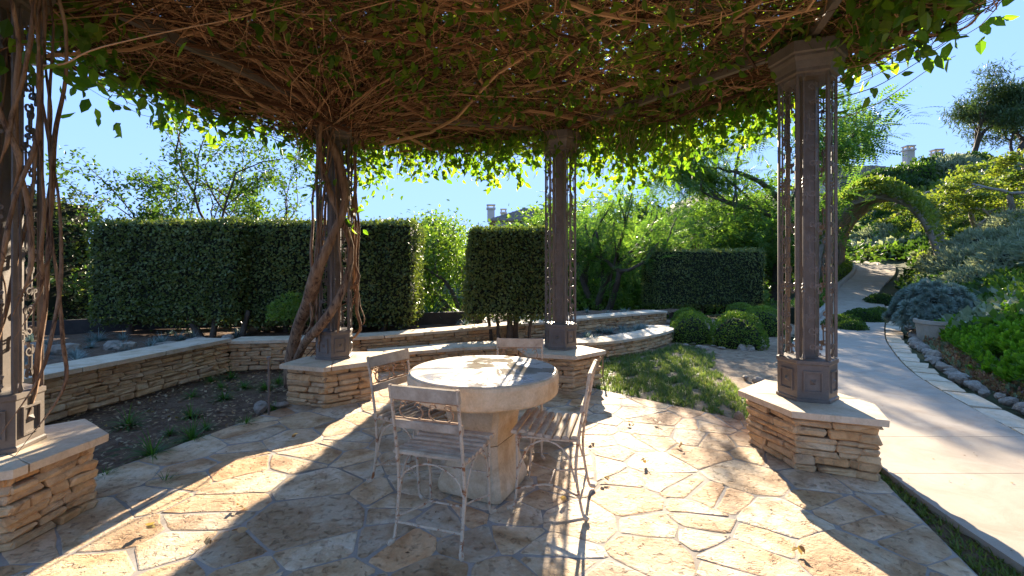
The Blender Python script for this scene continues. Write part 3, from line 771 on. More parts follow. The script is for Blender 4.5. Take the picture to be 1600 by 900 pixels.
sheet('terrace_soil', [tuple(p) for p in offset(np.array(LW), -.2)]+[tuple(p) for p in offset(UW, -.2)]+bk, .34, M['soil'], res=.15)
sheet('terrace_soil', [tuple(p) for p in offset(LW2, -.2)]+[(3.4,10.4)]+[tuple(p) for p in offset(UW, .0)][::-1], .14, M['soil'], res=.12)
sheet('lawn_soil', [(-.7,7.2), (2.78,3.85), (2.95,4.4), (3.7,6.5), (5.1,8.9), (6.9,11.2), (9,14), (4,13), (3.4,9.5), (1.5,7.7)], -.012, M['mulch'], res=.12)
sheet('path_verge', [(.9,-1.5), (2.5,3.3), (2.85,4.2), (2.7,3.3), (2.35,1.0), (2.0,-1.6)], -.02, M['soil'], res=.06)
# timber edging at the back of the terrace
te = thing('timber_edging', 'dark timber edging board behind the blue grasses under the left hedge', 'edging', (0, 0, 0))
for a, b_ in (((-8.5,7.0), (-6.6,8.4)), ((-6.6,8.4), (-4.2,8.9)), ((-4.2,8.9), (-1.9,9.0)), ((-1.9,9.0), (-.6,9.4))):
    a, b_ = np.array(a), np.array(b_); d = b_-a; m = (a+b_)/2; MB().box((m[0], m[1], .47), (np.linalg.norm(d)-.01, .07, .24), rz=atan2(d[1], d[0])).obj('board', M['timber'], te)

# ------------------------------------------------------------------ hedges
def hedge(label, cx, cy, w_, d, z0, z1, rz, ground, nleaf, leaf=.055, shear=0, trunks=(), name='clipped_hedge', mat='hedge', tmat='bark', lump=.03, group='clipped box-shaped hedges', taper=.0):
    t = thing(name, label, 'hedge', (cx, cy, ground), rz, group)
    hh = z1-z0; zb = z0-ground
    A = np.array([w_*d, w_*hh, w_*hh, d*hh, d*hh, w_*d*.6]); pr = A/A.sum(); f = rs.choice(6, nleaf, p=pr)
    u, v = rs.rand(nleaf)-.5, rs.rand(nleaf)-.5; P = np.zeros((nleaf, 3)); N = np.zeros((nleaf, 3))
    for k, (ax, sg, a1, a2) in enumerate([(2,1,0,1), (1,-1,0,2), (1,1,0,2), (0,-1,1,2), (0,1,1,2), (2,-1,0,1)]):
        mk = f == k; P[mk, ax] = .5*sg; P[mk, a1] = u[mk]; P[mk, a2] = v[mk]; N[mk, ax] = sg
    dim = np.array([w_, d, hh]); Q = P*dim
    # round the corners: pull towards a rounded box
    rr = .10; inn = np.clip(Q, -dim/2+rr, dim/2-rr); dv = Q-inn; ln = np.linalg.norm(dv, axis=1, keepdims=True); Q = inn+dv/(ln+1e-6)*rr
    N = unit(dv/(ln+1e-6)+N*.3)
    Q += N*((vnoise(Q[:, 0]*1.0+Q[:, 1], Q[:, 2]*1.2+Q[:, 1], .22, 3)*lump+vnoise(Q[:, 0]+Q[:, 1], Q[:, 2], .9, 6)*.045)[:, None]+rs.normal(size=(nleaf, 1))*.018+(rs.rand(nleaf, 1) < .03)*rs.rand(nleaf, 1)*.09)
    def shp(Q):
        Q = Q.copy(); k = 1-taper*(Q[:, 2]/hh+.5); Q[:, 0] = Q[:, 0]*k+shear*(Q[:, 2]/hh+.5); Q[:, 2] += zb+hh/2; return Q
    low = Q[:, 2] < -hh/2+.15; Q[low, 2] += rs.normal(size=low.sum())*.06
    Q = shp(Q)
    D = N*.5+rnd(nleaf); b = MB(); b.scat(RHOMB, Q, frames(D, N+.6*rnd(nleaf)), leaf*(.7+.6*rs.rand(nleaf)))
    o = b.obj('foliage', M[mat], t); kind(o, 'stuff')
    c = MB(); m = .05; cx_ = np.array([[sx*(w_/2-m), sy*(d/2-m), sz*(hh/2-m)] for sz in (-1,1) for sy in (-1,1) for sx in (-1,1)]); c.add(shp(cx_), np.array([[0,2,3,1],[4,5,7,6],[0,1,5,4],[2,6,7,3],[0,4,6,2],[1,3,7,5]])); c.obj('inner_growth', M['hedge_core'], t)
    for (x, y, r_, lean) in trunks:
        b = MB(); q = wob(smoothpts([(x, y, -.05), (x+lean*.3, y, zb*.5), (x+lean, y, zb+.15)], 8), .015, int(abs(x*100))); b.tube(q, np.linspace(r_*1.2, r_*.8, 8), 7); b.obj('trunk', M[tmat], t, smooth=True)
    return t
hedge('tall clipped hedge wall left of the vine trunk, nearest the left edge', -5.6, 8.0, 2.5, 1.2, .62, 2.22, radians(-3), .34, 26000, trunks=[(.55,-.45,.05,-.3), (.75,-.45,.045,.05), (1.2,-.4,.045,.12), (-.9,-.2,.05,.1)], lump=.055)
hedge('tall clipped hedge behind the vine column, its right end sunlit', -3.1, 8.35, 2.75, 1.35, .56, 2.24, radians(5), .34, 26000, trunks=[(-.9,-.2,.05,.1), (0,-.3,.05,-.1), (.8,-.3,.04,.1), (-1.2,.1,.04,0)], lump=.055)
hedge('small clipped hedge block behind the table, trapezoid shaped', -.06, 8.05, 1.48, 1.0, .66, 2.12, radians(0), .14, 15000, taper=.10, shear=.03, trunks=[(-.16,-.1,.03,-.06), (.02,-.12,.055,0), (.12,.05,.05,.03), (.34,-.1,.03,.1), (-.3,.1,.03,-.1)], tmat='bark')
hedge('distant low clipped hedge block beyond the lawn', 5.85, 14.2, 3.4, 1.2, .35, 2.0, radians(8), hz(5.9, 14), 16000, leaf=.055, trunks=[(0,0,.05,0), (1,0,.05,0), (-1,0,.05,0)])
hedge('tall dark shrub column at the far left behind the edge column', -9.3, 9.0, 1.05, 1.3, .3, 2.8, 0, hz(-9.3, 9), 9000, leaf=.07, lump=.25, name='column_shrub', group=None, trunks=[(0,0,.06,0)])
# low box hedge along the far path
bh = thing('low_box_hedge', 'long low box hedge inside the kerb of the far path', 'hedge'); b = MB(); cr = MB()
tt = rs.uniform(7.3, 10.9, 9000); E = resample(PL, 0, tt); d = resample(PL, 0, tt+.01)-E; nr = unit(np.c_[-d[:, 1], d[:, 0], np.zeros(len(d))])
an = rs.rand(len(tt))*pi; off = .5+.3*np.cos(an); P = E+nr*off[:, None]+np.c_[np.zeros((len(tt), 2)), .05+.42*np.minimum(1, 1.3*np.sin(an))]+rs.normal(size=(len(tt), 3))*.02
b.scat(RHOMB, P, frames(rnd(len(P))), .06+.03*rs.rand(len(P))); kind(b.obj('foliage', M['box_leaf'], bh), 'stuff')
t = np.linspace(7.3, 10.9, 40); E = resample(PL, 0, t); d = np.gradient(E, axis=0); nrm = unit(np.c_[-d[:, 1], d[:, 0], np.zeros(len(d))])
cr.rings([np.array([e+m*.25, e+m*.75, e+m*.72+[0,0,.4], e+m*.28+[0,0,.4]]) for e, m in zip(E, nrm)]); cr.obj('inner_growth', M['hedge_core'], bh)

# ------------------------------------------------------------------ shrubs
def mound(name, label, cat, R, n, leaf, mat, T=RHOMB, zs=.8, core=True, up=.0, group=None, rough=.1, fill=0.0, seed=0):
    t = thing(name, label, cat, group=group); D = rnd(n); D[:, 2] = np.abs(D[:, 2])*1.0-.12*rs.rand(n); D = unit(D)
    rad = R*(1+rough*vnoise(D[:, 0]*3+seed, D[:, 1]*3+D[:, 2]*2, .6, seed))*(1-fill*rs.rand(n)**2)
    P = D*rad[:, None]*[1, 1, zs]+[0, 0, .06]; b = MB(); b.scat(T, P, frames(D*.6+rnd(n)*.8+[0, 0, up]), leaf*(.7+.6*rs.rand(n)))
    kind(b.obj('foliage', M[mat], t), 'stuff')
    if core:
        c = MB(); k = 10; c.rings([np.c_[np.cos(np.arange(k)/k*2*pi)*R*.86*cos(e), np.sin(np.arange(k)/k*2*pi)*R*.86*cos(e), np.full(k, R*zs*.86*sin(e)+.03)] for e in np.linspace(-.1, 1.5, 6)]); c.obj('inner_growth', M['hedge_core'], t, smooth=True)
    return t
bw = mound('boxwood_ball', 'round clipped boxwood ball at the end of the seat wall', 'shrub', .44, 3800, .035, 'box_leaf', zs=1.25, group='round boxwood balls by the lawn', rough=.11, seed=1)
bw.location = (3.62, 9.25, -.03)
dup(bw, (4.28, 8.75, -.03), 1.3, 'largest round boxwood ball, at the lawn edge right of the others', (1.12, 1.12, 1.08))
dup(bw, (5.6, 10.3, -.03), 2.3, 'round boxwood ball half hidden behind the largest one', 1.05)
dup(bw, (4.15, 10.9, .0), 4.0, 'small round boxwood ball behind the seat wall end', .85)
dup(bw, (5.75, 11.6, .0), 5.0, 'round boxwood ball farthest back before the distant hedge', .95)

def ptuft(name, label, cat, T, mat, n, group, R0=.0):
    t = thing(name, label, cat, group=group); b = MB(); b.add(T[0], T[1]); b.obj('blade', M[mat], t); kind(t.children[0], 'stuff'); return t
# grass tufts in the planting bed
TG = [blades(90, .22, 1.0, .006, .9, s) for s in (1, 2)]
tg = [ptuft('grass_tuft', 'dark green strappy grass tuft growing in the planting bed', 'grass tuft', T, 'grass', 0, 'grass tufts in the planting bed') for T in TG]
spots = [(200,655), (298,642), (350,615), (238,703), (300,678), (382,597), (322,662), (385,655), (258,745), (300,612), (360,583), (415,600), (435,590), (265,668), (345,598), (165,735), (428,632), (330,588)]
for i, (x, y) in enumerate(spots):
    X_, Y_ = gp(x, y+6, 0); s = [1.15, .9, 1, 1.25, 1.2, .9, .8, .8, .6, .8, 1, 1, .9, .6, .8, .6, .7, .8][i]*1.05
    if i < 2: tg[i].location = (X_, Y_, -.03); tg[i].scale = (s,)*3
    else: dup(tg[i % 2], (X_, Y_, -.03), rs.rand()*6, None, s)
# blue grey tufts
TB = [blades(170, .2, 1.35, .006, .6, s) for s in (5, 6, 7)]
tb_ = [ptuft('blue_fescue', 'low grey-blue fescue tuft in the terraced bed', 'ornamental grass', T, 'blue', 0, 'grey-blue fescue tufts in the terraced beds') for T in TB]
bs_ = []
for i in range(100):
    u = rs.rand()
    if i < 34:      # between the walls
        k = rs.uniform(.35, 1); a = np.array([np.interp(k, np.linspace(0, 1, 18), LW2[:, 0]), np.interp(k, np.linspace(0, 1, 18), LW2[:, 1])]); bb = UW[int(k*13)+1]; q = a+(bb-a)*rs.uniform(.35, .85)
        if abs(q[0]+.05) < .9 and q[1] < 8.9: continue
        bs_.append((q[0], q[1], .13))
    elif i < 54:
        k = rs.uniform(.3, 1); j = int(k*15); q = UW[j]+np.array([-.4, .9])*rs.uniform(.5, 1.6); bs_.append((q[0], q[1], .33))
    elif i < 70: bs_.append((rs.uniform(-7.2, -4.9), rs.uniform(4.6, 6.9), .33))
    else: bs_.append((rs.uniform(-8.5, -4.4), rs.uniform(5.5, 8.2), .33))
for i, (x, y, z) in enumerate(bs_):
    if i < 3: tb_[i].location = (x, y, z)
    else: dup(tb_[i % 3], (x, y, z), rs.rand()*6, None, rs.uniform(.75, 1.35))

# lawn groundcover
def inpoly(X, Y, P):
    P = np.asarray(P, float); ins = np.zeros(X.shape, bool); j = len(P)-1
    for i in range(len(P)):
        xi, yi = P[i]; xj, yj = P[j]; ins ^= ((yi > Y) != (yj > Y)) & (X < (xj-xi)*(Y-yi)/((yj-yi) or 1e-9)+xi); j = i
    return ins
lawnp = [(.85,5.75), (2.6,4.1), (2.65,4.6), (2.75,5.6), (2.95,6.7), (3.6,8.2), (3.2,8.9), (2.5,8.1), (1.55,7.45), (.3,7.1)]
x = rs.uniform(0, 4, 24000); y = rs.uniform(4, 9, 24000); mk = inpoly(x, y, lawnp) & (rs.rand(24000)*1.6 > smooth((x-2.35)/1.1)*smooth((y-5.0)/1)*.85) & (vnoise(x, y, .13, 2) > -.38)
x, y = x[mk], y[mk]; n = len(x); T = blades(12, .08, 1.35, .0065, .6, 3, 2); b = MB(); a = rs.rand(n)*2*pi
R = np.zeros((n, 3, 3)); R[:, 0, 0] = np.cos(a); R[:, 0, 1] = -np.sin(a); R[:, 1, 0] = np.sin(a); R[:, 1, 1] = np.cos(a); R[:, 2, 2] = 1
b.scat(T, np.c_[x, y, np.full(n, -.02)], R, .7+.75*rs.rand(n)); o = b.obj('groundcover', M['lawn']); kind(tag(o, 'low clumpy green groundcover between the patio and the seat wall', 'ground cover'), 'stuff')
# weeds on the path verge
n = 900; y = rs.uniform(1.2, 3.6, n); xa = .93+(y+1.5)*.3458; x = xa+rs.uniform(.02, .26, n)*np.clip((3.7-y), .15, 1); b = MB()
R = R[:n] if len(R) >= n else R; b.scat(blades(7, .06, 1.2, .005, .6, 9, 2), np.c_[x, y, np.full(n, -.02)][:len(R)], R, .5+.7*rs.rand(len(R)))
kind(tag(b.obj('weeds', M['yellow']), 'low weeds and moss in the strip between patio and path', 'weeds'), 'stuff')
# mulch litter
n = 6500; x = rs.uniform(-5, -1.9, n); y = rs.uniform(1.5, 7, n); mk = inpoly(x, y, [(-4.9,1.3), (-4.1,6.5), (-2.4,6.8), (-1.75,7.0), (-2.45,4.75), (-3.6,1.3)]); x, y = x[mk], y[mk]
b = MB(); P = np.c_[x, y, np.full(len(x), -.018+.012)]; b.scat(RHOMB, P, frames(rnd(len(x))*[1,1,.25], rnd(len(x))*.3+[0,0,1]), .02+.035*rs.rand(len(x))); kind(tag(b.obj('leaf_litter', M['dry']), 'scattered dry leaf litter on the dark soil of the bed', 'leaf litter'), 'stuff')

# ------------------------------------------------------------------ rocks
def rock_mesh(seed, flat=.6):
    import bmesh
    r = np.random.RandomState(seed); bm = bmesh.new(); bmesh.ops.create_icosphere(bm, subdivisions=2, radius=.5)
    ph = r.rand(6)*6
    for v in bm.verts:
        c = v.co; s = 1+.18*sin(c.x*5+ph[0])+.14*sin(c.y*6+ph[1])+.12*sin(c.z*7+ph[2]); c.x *= s; c.y *= s*(.6+.3*r.rand()*.2); c.z *= s*flat; c.x += (r.rand()-.5)*.07; c.z += (r.rand()-.5)*.06
    m = bpy.data.meshes.new('rock'); bm.to_mesh(m); bm.free(); m.materials.append(M['rock']); return m
RK = [rock_mesh(s, .45+.2*(s % 3)) for s in range(6)]
def rock(x, y, z, s, label, group=None, cat='rock'):
    o = bpy.data.objects.new('rock', RK[int(rs.rand()*6)]); link(o); o.location = (x, y, z); o.rotation_euler = (rs.rand()*.3, rs.rand()*.3, rs.rand()*6); o.scale = (s, s*rs.uniform(.8, 1.2), s*.8); tag(o, label, cat, group); return o
for (x, y, s, lb) in [(402,643,.2,'pale rock at the corner of the planting bed by the thin pipe'), (430,640,.17,'small pale rock right of the thin pipe beside the pier')]:
    X_, Y_ = gp(x, y); rock(X_, Y_+.08, .03, s, lb)
for (x, y, s) in [(1165,592,.13), (1185,597,.16), (1155,655,.13)]:
    X_, Y_ = gp(x, y); rock(X_, Y_, .02, s, 'rounded river stone in the mulch left of the path pier', 'river stones by the lawn')
for i in range(12):
    X_, Y_ = gp(1070+i*11, 540+rs.uniform(-3, 6)); rock(X_, Y_, .0, rs.uniform(.12, .25), 'pale edging rock under the boxwood balls', 'edging rocks under the boxwoods')
for i, (x, y) in enumerate([(-5.3,6.3), (-5.0,6.6), (-5.6,6.5), (-4.75,6.9), (-5.9,6.1), (-4.5,7.3), (-6.4,6.2)]): rock(x, y, .36, .28+.1*rs.rand(), 'weathered pale rock on the terrace under the left hedge', 'rocks on the left terrace')
# flagstone border and rocks along the right edge of the path
br = thing('path_border', 'row of flat flagstones edging the right side of the path', 'stone border')
t = 2.35; i = 0
while t < 8.2:
    dt = rs.uniform(.20, .30)*(1 if t > 3 else .8)
    if t > 5: dt *= .75
    u = np.array([t+.012, t+dt-.012]); E = resample(PR, 0, u); d = resample(PR, 0, u+.02)-E; nr = unit(np.c_[d[:, 1], -d[:, 0]])
    w1, w2 = rs.uniform(.24, .34), rs.uniform(.24, .34)
    slab([E[0, :2]+nr[0]*.03, E[0, :2]+nr[0]*w1, E[1, :2]+nr[1]*w2, E[1, :2]+nr[1]*.03], -.06+E[0, 2], .022+E[0, 2]+rs.uniform(-.005, .005), 'flagstone', br, M['cap'], seed=i+900, jit=.008); t += dt; i += 1
t = 2.3
while t < 8.0:
    e = resample(PR, 0, np.array([t])); d = resample(PR, 0, np.array([t+.02]))-e; nr = unit(np.c_[d[:, 1], -d[:, 0]])[0]; p = e[0, :2]+nr*rs.uniform(.42, .5)
    s = rs.uniform(.15, .25); rock(p[0], p[1], e[0, 2]+.03, s, 'rough pale edging rock between the path border and the succulents', 'edging rocks along the right bank'); t += s/2.6*(1 if t > 5 else 1.15)

# ------------------------------------------------------------------ furniture
# table
tb = thing('stone_table', 'round cast stone pedestal table with a wet top', 'table', (-.19, 3.1, .012), radians(-25))
def sq(w_, ch=.03):
    a = w_/2; return [(-a+ch,-a), (a-ch,-a), (a,-a+ch), (a,a-ch), (a-ch,a), (-a+ch,a), (-a,a-ch), (-a,-a+ch)]
def sqr(w_, z, ch=.03): return np.c_[np.array(sq(w_, ch)), np.full(8, z)]
b = MB(); b.rings([sqr(w_, z) for w_, z in ((.455,0), (.465,.02), (.462,.05), (.44,.09), (.41,.14), (.385,.19), (.368,.25), (.36,.30), (.356,.322))]); b.obj('pedestal', M['tablestone'], tb)
b = MB(); b.rings([sqr(w_, z) for w_, z in ((.353,.326), (.36,.333), (.362,.38), (.368,.43), (.382,.48), (.402,.53), (.425,.57), (.445,.60), (.45,.622))]); b.obj('pedestal', M['tablestone'], tb)
b = MB(); b.lathe([(.30,.618), (.485,.618), (.497,.63), (.502,.66), (.502,.735), (.496,.755), (.485,.763)], 64); b.obj('table_rim', M['tablestone'], tb, smooth=False)
b = MB(); b.lathe([(.488,.761), (.484,.7655), (.478,.7665)], 64); b.obj('table_top', M['wet'], tb)
# moss dab on the chair
# chair
def build_chair():
    t = thing('garden_chair', 'x', 'chair', group='slatted garden chairs round the table')
    W, D_, SHt = .40, .37, .455; nsl = 8
    for i in range(nsl):
        yy = -.17+i*(.36/(nsl-1)); zz = SHt+.018*(abs(i-2.5)/3.5)**2-.02*(i == nsl-1)
        b = MB(); prof = np.array([(-.019,-.009), (.019,-.009), (.019,.004), (.010,.011), (-.010,.011), (-.019,.004)])
        b.rings([np.c_[np.full(6, x), yy+prof[:, 0], zz+prof[:, 1]] for x in (-.215, .215)]); b.obj('slat', M['wood'], t)
    # side rails + front/back legs
    for s in (-1, 1):
        x = s*.19
        b = MB(); b.tube([(x,-.20,SHt-.015), (x,-.05,SHt-.02), (x,.08,SHt-.018), (x,.185,SHt-.022)], .009, 5); b.obj('side_rail', M['paint'], t)
        b = MB(); b.tube(smoothpts([(x*1.06,.215,.0), (x*1.0,.19,.03), (x,.175,.22), (x,.18,SHt-.02)], 10), .008, 6); b.tube([(x*1.1,.235,.004), (x*1.02,.20,.012)], .012, 5); b.obj('leg', M['paint'], t)
        b = MB(); b.tube(smoothpts([(x*1.06,-.235,.0), (x,-.21,.04), (x,-.175,.25), (x,-.185,.42), (x,-.215,.60), (x,-.26,.84)], 16), .009, 6); b.tube([(x*1.1,-.25,.004), (x*1.02,-.22,.012)], .013, 5); b.obj('leg', M['paint'], t)
        b = MB(); b.tube(smoothpts([(x,.172,.20), (x,.12,.36), (x,.0,.425), (x,-.12,.36), (x,-.172,.20)], 14), .006, 5); b.tube(smoothpts([(x,.178,.12), (x*.55,.0,.125), (x,-.19,.12)], 8), .0065, 5); b.obj('side_brace', M['paint'], t)
    b = MB(); b.tube([(-.19,.176,.25), (.19,.176,.25)], .006, 5); b.tube([(-.105,-.0,.125), (.105,0,.125)], .0065, 5); b.tube(smoothpts([(-.19,-.178,.25), (-.15,-.18,.36), (0,-.18,.42), (.15,-.18,.36), (.19,-.178,.25)], 12), .0055, 5)
    b.tube([(-.19,-.20,.10), (.19,-.20,.10)], .0075, 5); b.tube(smoothpts([(-.19,.176,.27), (-.15,.178,.38), (0,.178,.43), (.15,.178,.38), (.19,.176,.27)], 12), .0055, 5); b.obj('stretcher', M['paint'], t)
    lean = atan2(.045, .24); Rx = np.array([[1,0,0], [0,cos(lean),-sin(lean)], [0,sin(lean),cos(lean)]])
    for zc, hgt, yc in ((.800, .072, -.249), (.628, .045, -.211)):
        b = MB(); b.box((0, yc, zc), (.40, .017, hgt), R=Rx); b.box((0, yc, zc), (.392, .021, hgt-.008), R=Rx); b.obj('back_rail', M['paint'] if zc > .9 else M['wood'], t)
    b = MB(); u = np.array([1., 0, 0]); v = np.array([0, -sin(lean), cos(lean)]); nn = np.array([0, cos(lean), sin(lean)])
    for s in (-1, 1):
        c0 = np.array([s*.085, -.229, .71]); a = np.linspace(0, 2*pi, 17)
        aa = np.linspace(-.2*pi, 1.15*pi, 14)
        b.tube([c0+u*(.068*cos(q))+v*(-.012-.045*sin(q)) for q in aa], .005, 4, ref=nn)
        for s2 in (-1, 1):
            aa = np.linspace(0, 1.9*pi, 13); b.tube([c0+u*(s2*(.045-.022*cos(q)*(1-k/16)))+v*(.022+.022*sin(q)*(1-k/16)) for k, q in enumerate(aa)], .0045, 4, ref=nn)
    b.tube([(-.19,-.238,.758), (.19,-.238,.758)], .005, 4); b.tube([(-.19,-.220,.66), (.19,-.220,.66)], .005, 4)
    b.obj('back_scroll', M['rusty'], t)
    return t

chair = build_chair()
chair.location = (-.37, 2.57, .014); chair.rotation_euler = (0, 0, radians(-18)); chair['label'] = 'slatted garden chair nearest the camera, its back to us'
dup(chair, (-.66, 3.17, .014), radians(-119), 'slatted garden chair on the left of the table')
dup(chair, (.25, 2.9, .014), radians(75), 'slatted garden chair on the right of the table, seen from the side')
dup(chair, (.05, 3.72, .014), radians(176), 'garden chair behind the table with only its top rail showing')
n = 320; x = rs.uniform(-3, 2.6, n); y = rs.uniform(2, 6, n); mk = inpoly(x, y, patio_poly*.97+[0, .1]); P = np.c_[x, y, np.full(n, .0065)][mk]
b = MB(); b.scat(RHOMB, P, frames(rnd(len(P))*[1, 1, .1], rnd(len(P))*.25+[0, 0, 1]), .008+.018*rs.rand(len(P))**2); kind(tag(b.obj('leaf_litter', M['dry']), 'small dry leaf crumbs scattered over the flagstones', 'leaf litter'), 'stuff')
# irrigation pipe in the bed
X_, Y_ = gp(420, 648)
b = MB(); b.tube([(X_, Y_, -.02), (X_, Y_, .55)], .011, 7); b.lathe([(.018,.30), (.018,.34)], 8, 0, (X_, Y_)); b.lathe([(.006,.54), (.02,.55), (.02,.575), (.006,.58)], 8, 0, (X_, Y_)); tag(b.obj('sprinkler_pipe', M['iron']), 'thin grey upright sprinkler pipe at the bed edge beside the pier', 'pipe')
X_, Y_ = gp(942, 590)
b = MB(); b.tube([(X_, Y_, -.02), (X_, Y_, .3)], .01, 7); b.lathe([(.005,.29), (.016,.3), (.016,.33), (.005,.34)], 8, 0, (X_, Y_)); tag(b.obj('sprinkler_pipe', M['iron']), 'short dark sprinkler riser in the groundcover beside the far pier', 'pipe')
# dry leaves on the patio
for i, (x, y) in enumerate([(225,832), (375,797), (328,852), (372,838), (985,663), (1010,728), (1028,665), (942,752), (925,690), (1250,866), (875,788), (1120,640), (640,745), (455,690), (900,640), (1065,700)]):
    X_, Y_ = gp(x, y); b = MB(); r = np.random.RandomState(i); n = 3; D = unit(r.normal(size=(n, 3))*[1, 1, .3]); b.scat(LEAF, r.normal(size=(n, 3))*.008+[0, 0, .012], frames(D, r.normal(size=(n, 3))*.5+[0,0,1]), np.full(n, .035)+.025*r.rand(n))
    o = b.obj('dry_leaf', M['dry']); o.location = (X_, Y_, .018); tag(o, 'curled brown dry leaf lying on the flagstones', 'dry leaf', 'dry leaves on the patio')

exec_more = True
# ------------------------------------------------------------------ trees
def branch(b, tips, p, d, L, r, depth, seed, spread=.6, up=.1, nseg=5, kids=3, shrink=.68):
    g = np.random.RandomState(seed); P = [np.array(p, float)]; dd = np.array(d, float)
    for i in range(nseg):
        dd = unit(dd+g.normal(size=3)*.16+np.array([0, 0, up])); P.append(P[-1]+dd*L/nseg)
    b.tube(np.array(P), np.linspace(r, r*.55, nseg+1), 7 if depth > 1 else 4)
    if depth <= 1: tips += P[2:]
    if depth == 0: return
    for k in range(kids):
        nd = unit(dd+g.normal(size=3)*spread); at = P[-1] if k == 0 else P[g.randint(2, nseg+1)]
        branch(b, tips, at, nd, L*shrink*g.uniform(.8, 1.15), r*.55*g.uniform(.8, 1), depth-1, seed*7+k+1, spread, up, nseg, kids, shrink)
def tree(name, label, loc, h, mat, trunk_l, lean=(0,0,1), depth=3, leaf=.1, nleaf=9000, T=RHOMB, bark='bark', spread=.6, up=.1, kids=3, r=.12, clus=.25, seed=1, rz=0, flat=1.0, group=None, stems=1, fdown=-.2, cat='tree', shrink=.68):
    t = thing(name, label, cat, loc, rz, group); b = MB(); tips = []
    for s in range(stems):
        an = s*2.4+seed; ln = np.array(lean, float)+(np.array([cos(an), sin(an), 0])*.45 if stems > 1 else 0)
        branch(b, tips, (0, 0, -.15), unit(ln), trunk_l, r, depth, seed+s*13, spread, up, kids=kids, shrink=shrink)
    tips = np.array(tips); sc = h/tips[:, 2].max(); 
    for v in b.V: v *= sc
    tips *= sc
    b.obj('trunk', M[bark], t, smooth=True)
    k = rs.randint(0, len(tips), nleaf); P = tips[k]+rs.normal(size=(nleaf, 3))*clus*[1, 1, .7*flat]
    D = rnd(nleaf)+np.array([0, 0, fdown]); f = MB(); f.scat(T, P, frames(D, rnd(nleaf)*.6+[0, 0, 1]), leaf*(.7+.6*rs.rand(nleaf)))
    kind(f.obj('crown', M[mat], t), 'stuff'); return t
def G(x, y): return (x, y, hz(x, y))
# jacaranda-like feathery trees
tree('feathery_tree', 'feathery green tree with several thin stems behind the middle wall', G(3.0, 16.0), 4.4, 'jac', 1.3, stems=4, depth=2, leaf=.55, nleaf=1300, T=FROND, r=.07, clus=.22, seed=3, fdown=-.1, spread=.55, kids=3)
tree('feathery_tree', 'large feathery tree with dark leaning limbs behind the right column', G(12.0, 21.0), 9.6, 'jac', 1.6, lean=(.1,-.1,1), depth=4, leaf=.85, nleaf=2600, T=FROND, r=.10, clus=.45, seed=8, spread=.65, kids=3, up=.06)
tree('feathery_tree', 'feathery yellow-green tree left of the distant low hedge', G(5.2, 20.0), 4.8, 'jac', 1.5, stems=2, depth=3, leaf=.6, nleaf=1500, T=FROND, r=.09, clus=.4, seed=15)
tree('bushy_tree', 'bushy green tree above the distant low hedge', G(8.3, 22.0), 4.9, 'tree_leaf', 1.4, stems=2, depth=3, leaf=.13, nleaf=9000, r=.1, clus=.38, seed=21)
tree('feathery_tree', 'pale feathery tree rising over the right end of the distant hedge', G(10.6, 25.0), 5.8, 'jac', 1.5, depth=3, stems=2, leaf=.6, nleaf=1600, T=FROND, r=.1, clus=.45, seed=27)
tree('willowy_tree', 'airy small-leaved tree arching above the left hedges', G(-6.0, 11.6), 6.0, 'tree_leaf', 1.5, stems=7, depth=3, leaf=.10, nleaf=17000, r=.035, clus=.12, seed=33, spread=.55, up=.02, lean=(-.35,0,1), bark='bark', T=LEAF)
tree('broadleaf_tree', 'round bright broadleaf tree between the two middle hedges', G(-1.35, 12.4), 2.6, 'box_leaf', 1.1, stems=3, depth=2, leaf=.11, nleaf=6500, r=.06, clus=.28, seed=41)
# background wood
bgt = [(-3.2,19,4.4,'lime'), (-14.5,20,4.6,'tree_leaf'), (-19,24,5.6,'lime'), (-11,26,5.0,'tree_leaf'), (-26,30,6,'tree_leaf'), (.5,24,5.6,'tree_leaf'), (3.8,26,6.8,'lime'), (-6.5,30,5.8,'tree_leaf'), (12.5,27,7.6,'tree_leaf'), (16,31,8,'tree_leaf'), (-1.5,34,6.6,'darkgreen'), (7.5,31,8.2,'darkgreen'), (-17,36,6.5,'darkgreen'), (-32,40,7,'lime')]
nm = {'lime': ('bright_tree', 'sunlit yellow-green tree in the wood beyond the hedges'), 'tree_leaf': ('green_tree', 'mid-green leafy tree in the wood beyond the hedges'), 'darkgreen': ('dark_tree', 'dark green tree far back in the wood beyond the hedges')}
proto = {}
for i, (x, y, h, mt) in enumerate(bgt):
    if mt not in proto: proto[mt] = tree(nm[mt][0], nm[mt][1], G(x, y), 5.0, mt, 1.2, depth=3, stems=2, leaf=.19, nleaf=9000, r=.11, clus=.42, seed=51+i, group='trees of the wood beyond the hedges'); proto[mt].scale = (h/5,)*3
    else: dup(proto[mt], G(x, y), i*1.7, None, (h/5*1.15, h/5*1.15, h/5))
# understorey so the valley reads as green
us = mound('bush', 'leafy green bush in the wood beyond the hedges', 'bush', 1.2, 3500, .12, 'tree_leaf', zs=.9, group='bushes beyond the terrace', rough=.25, fill=.25, seed=4)
us2 = mound('bush', 'leafy yellow-green bush in the wood beyond the hedges', 'bush', 1.2, 3500, .12, 'lime', zs=.9, group='bushes beyond the terrace', rough=.25, fill=.25, seed=5)
us.location = G(.8, 14.5); us2.location = G(5.5, 17.5)
for i in range(46):
    x = rs.uniform(-20, 11); y = rs.uniform(13.5, 26)
    if x > 3 and y < 16.5: y += 4
    dup((us, us2)[i % 2], G(x, y), rs.rand()*6, None, rs.uniform(.7, 1.5))
lm = mound('lime_shrub', 'small lime-green shrub glowing in the gap under the left hedge', 'shrub', .34, 900, .06, 'lime', zs=1.1, core=False, fill=.7, T=LEAF, seed=6); lm.location = (-3.52, 7.35, .62)
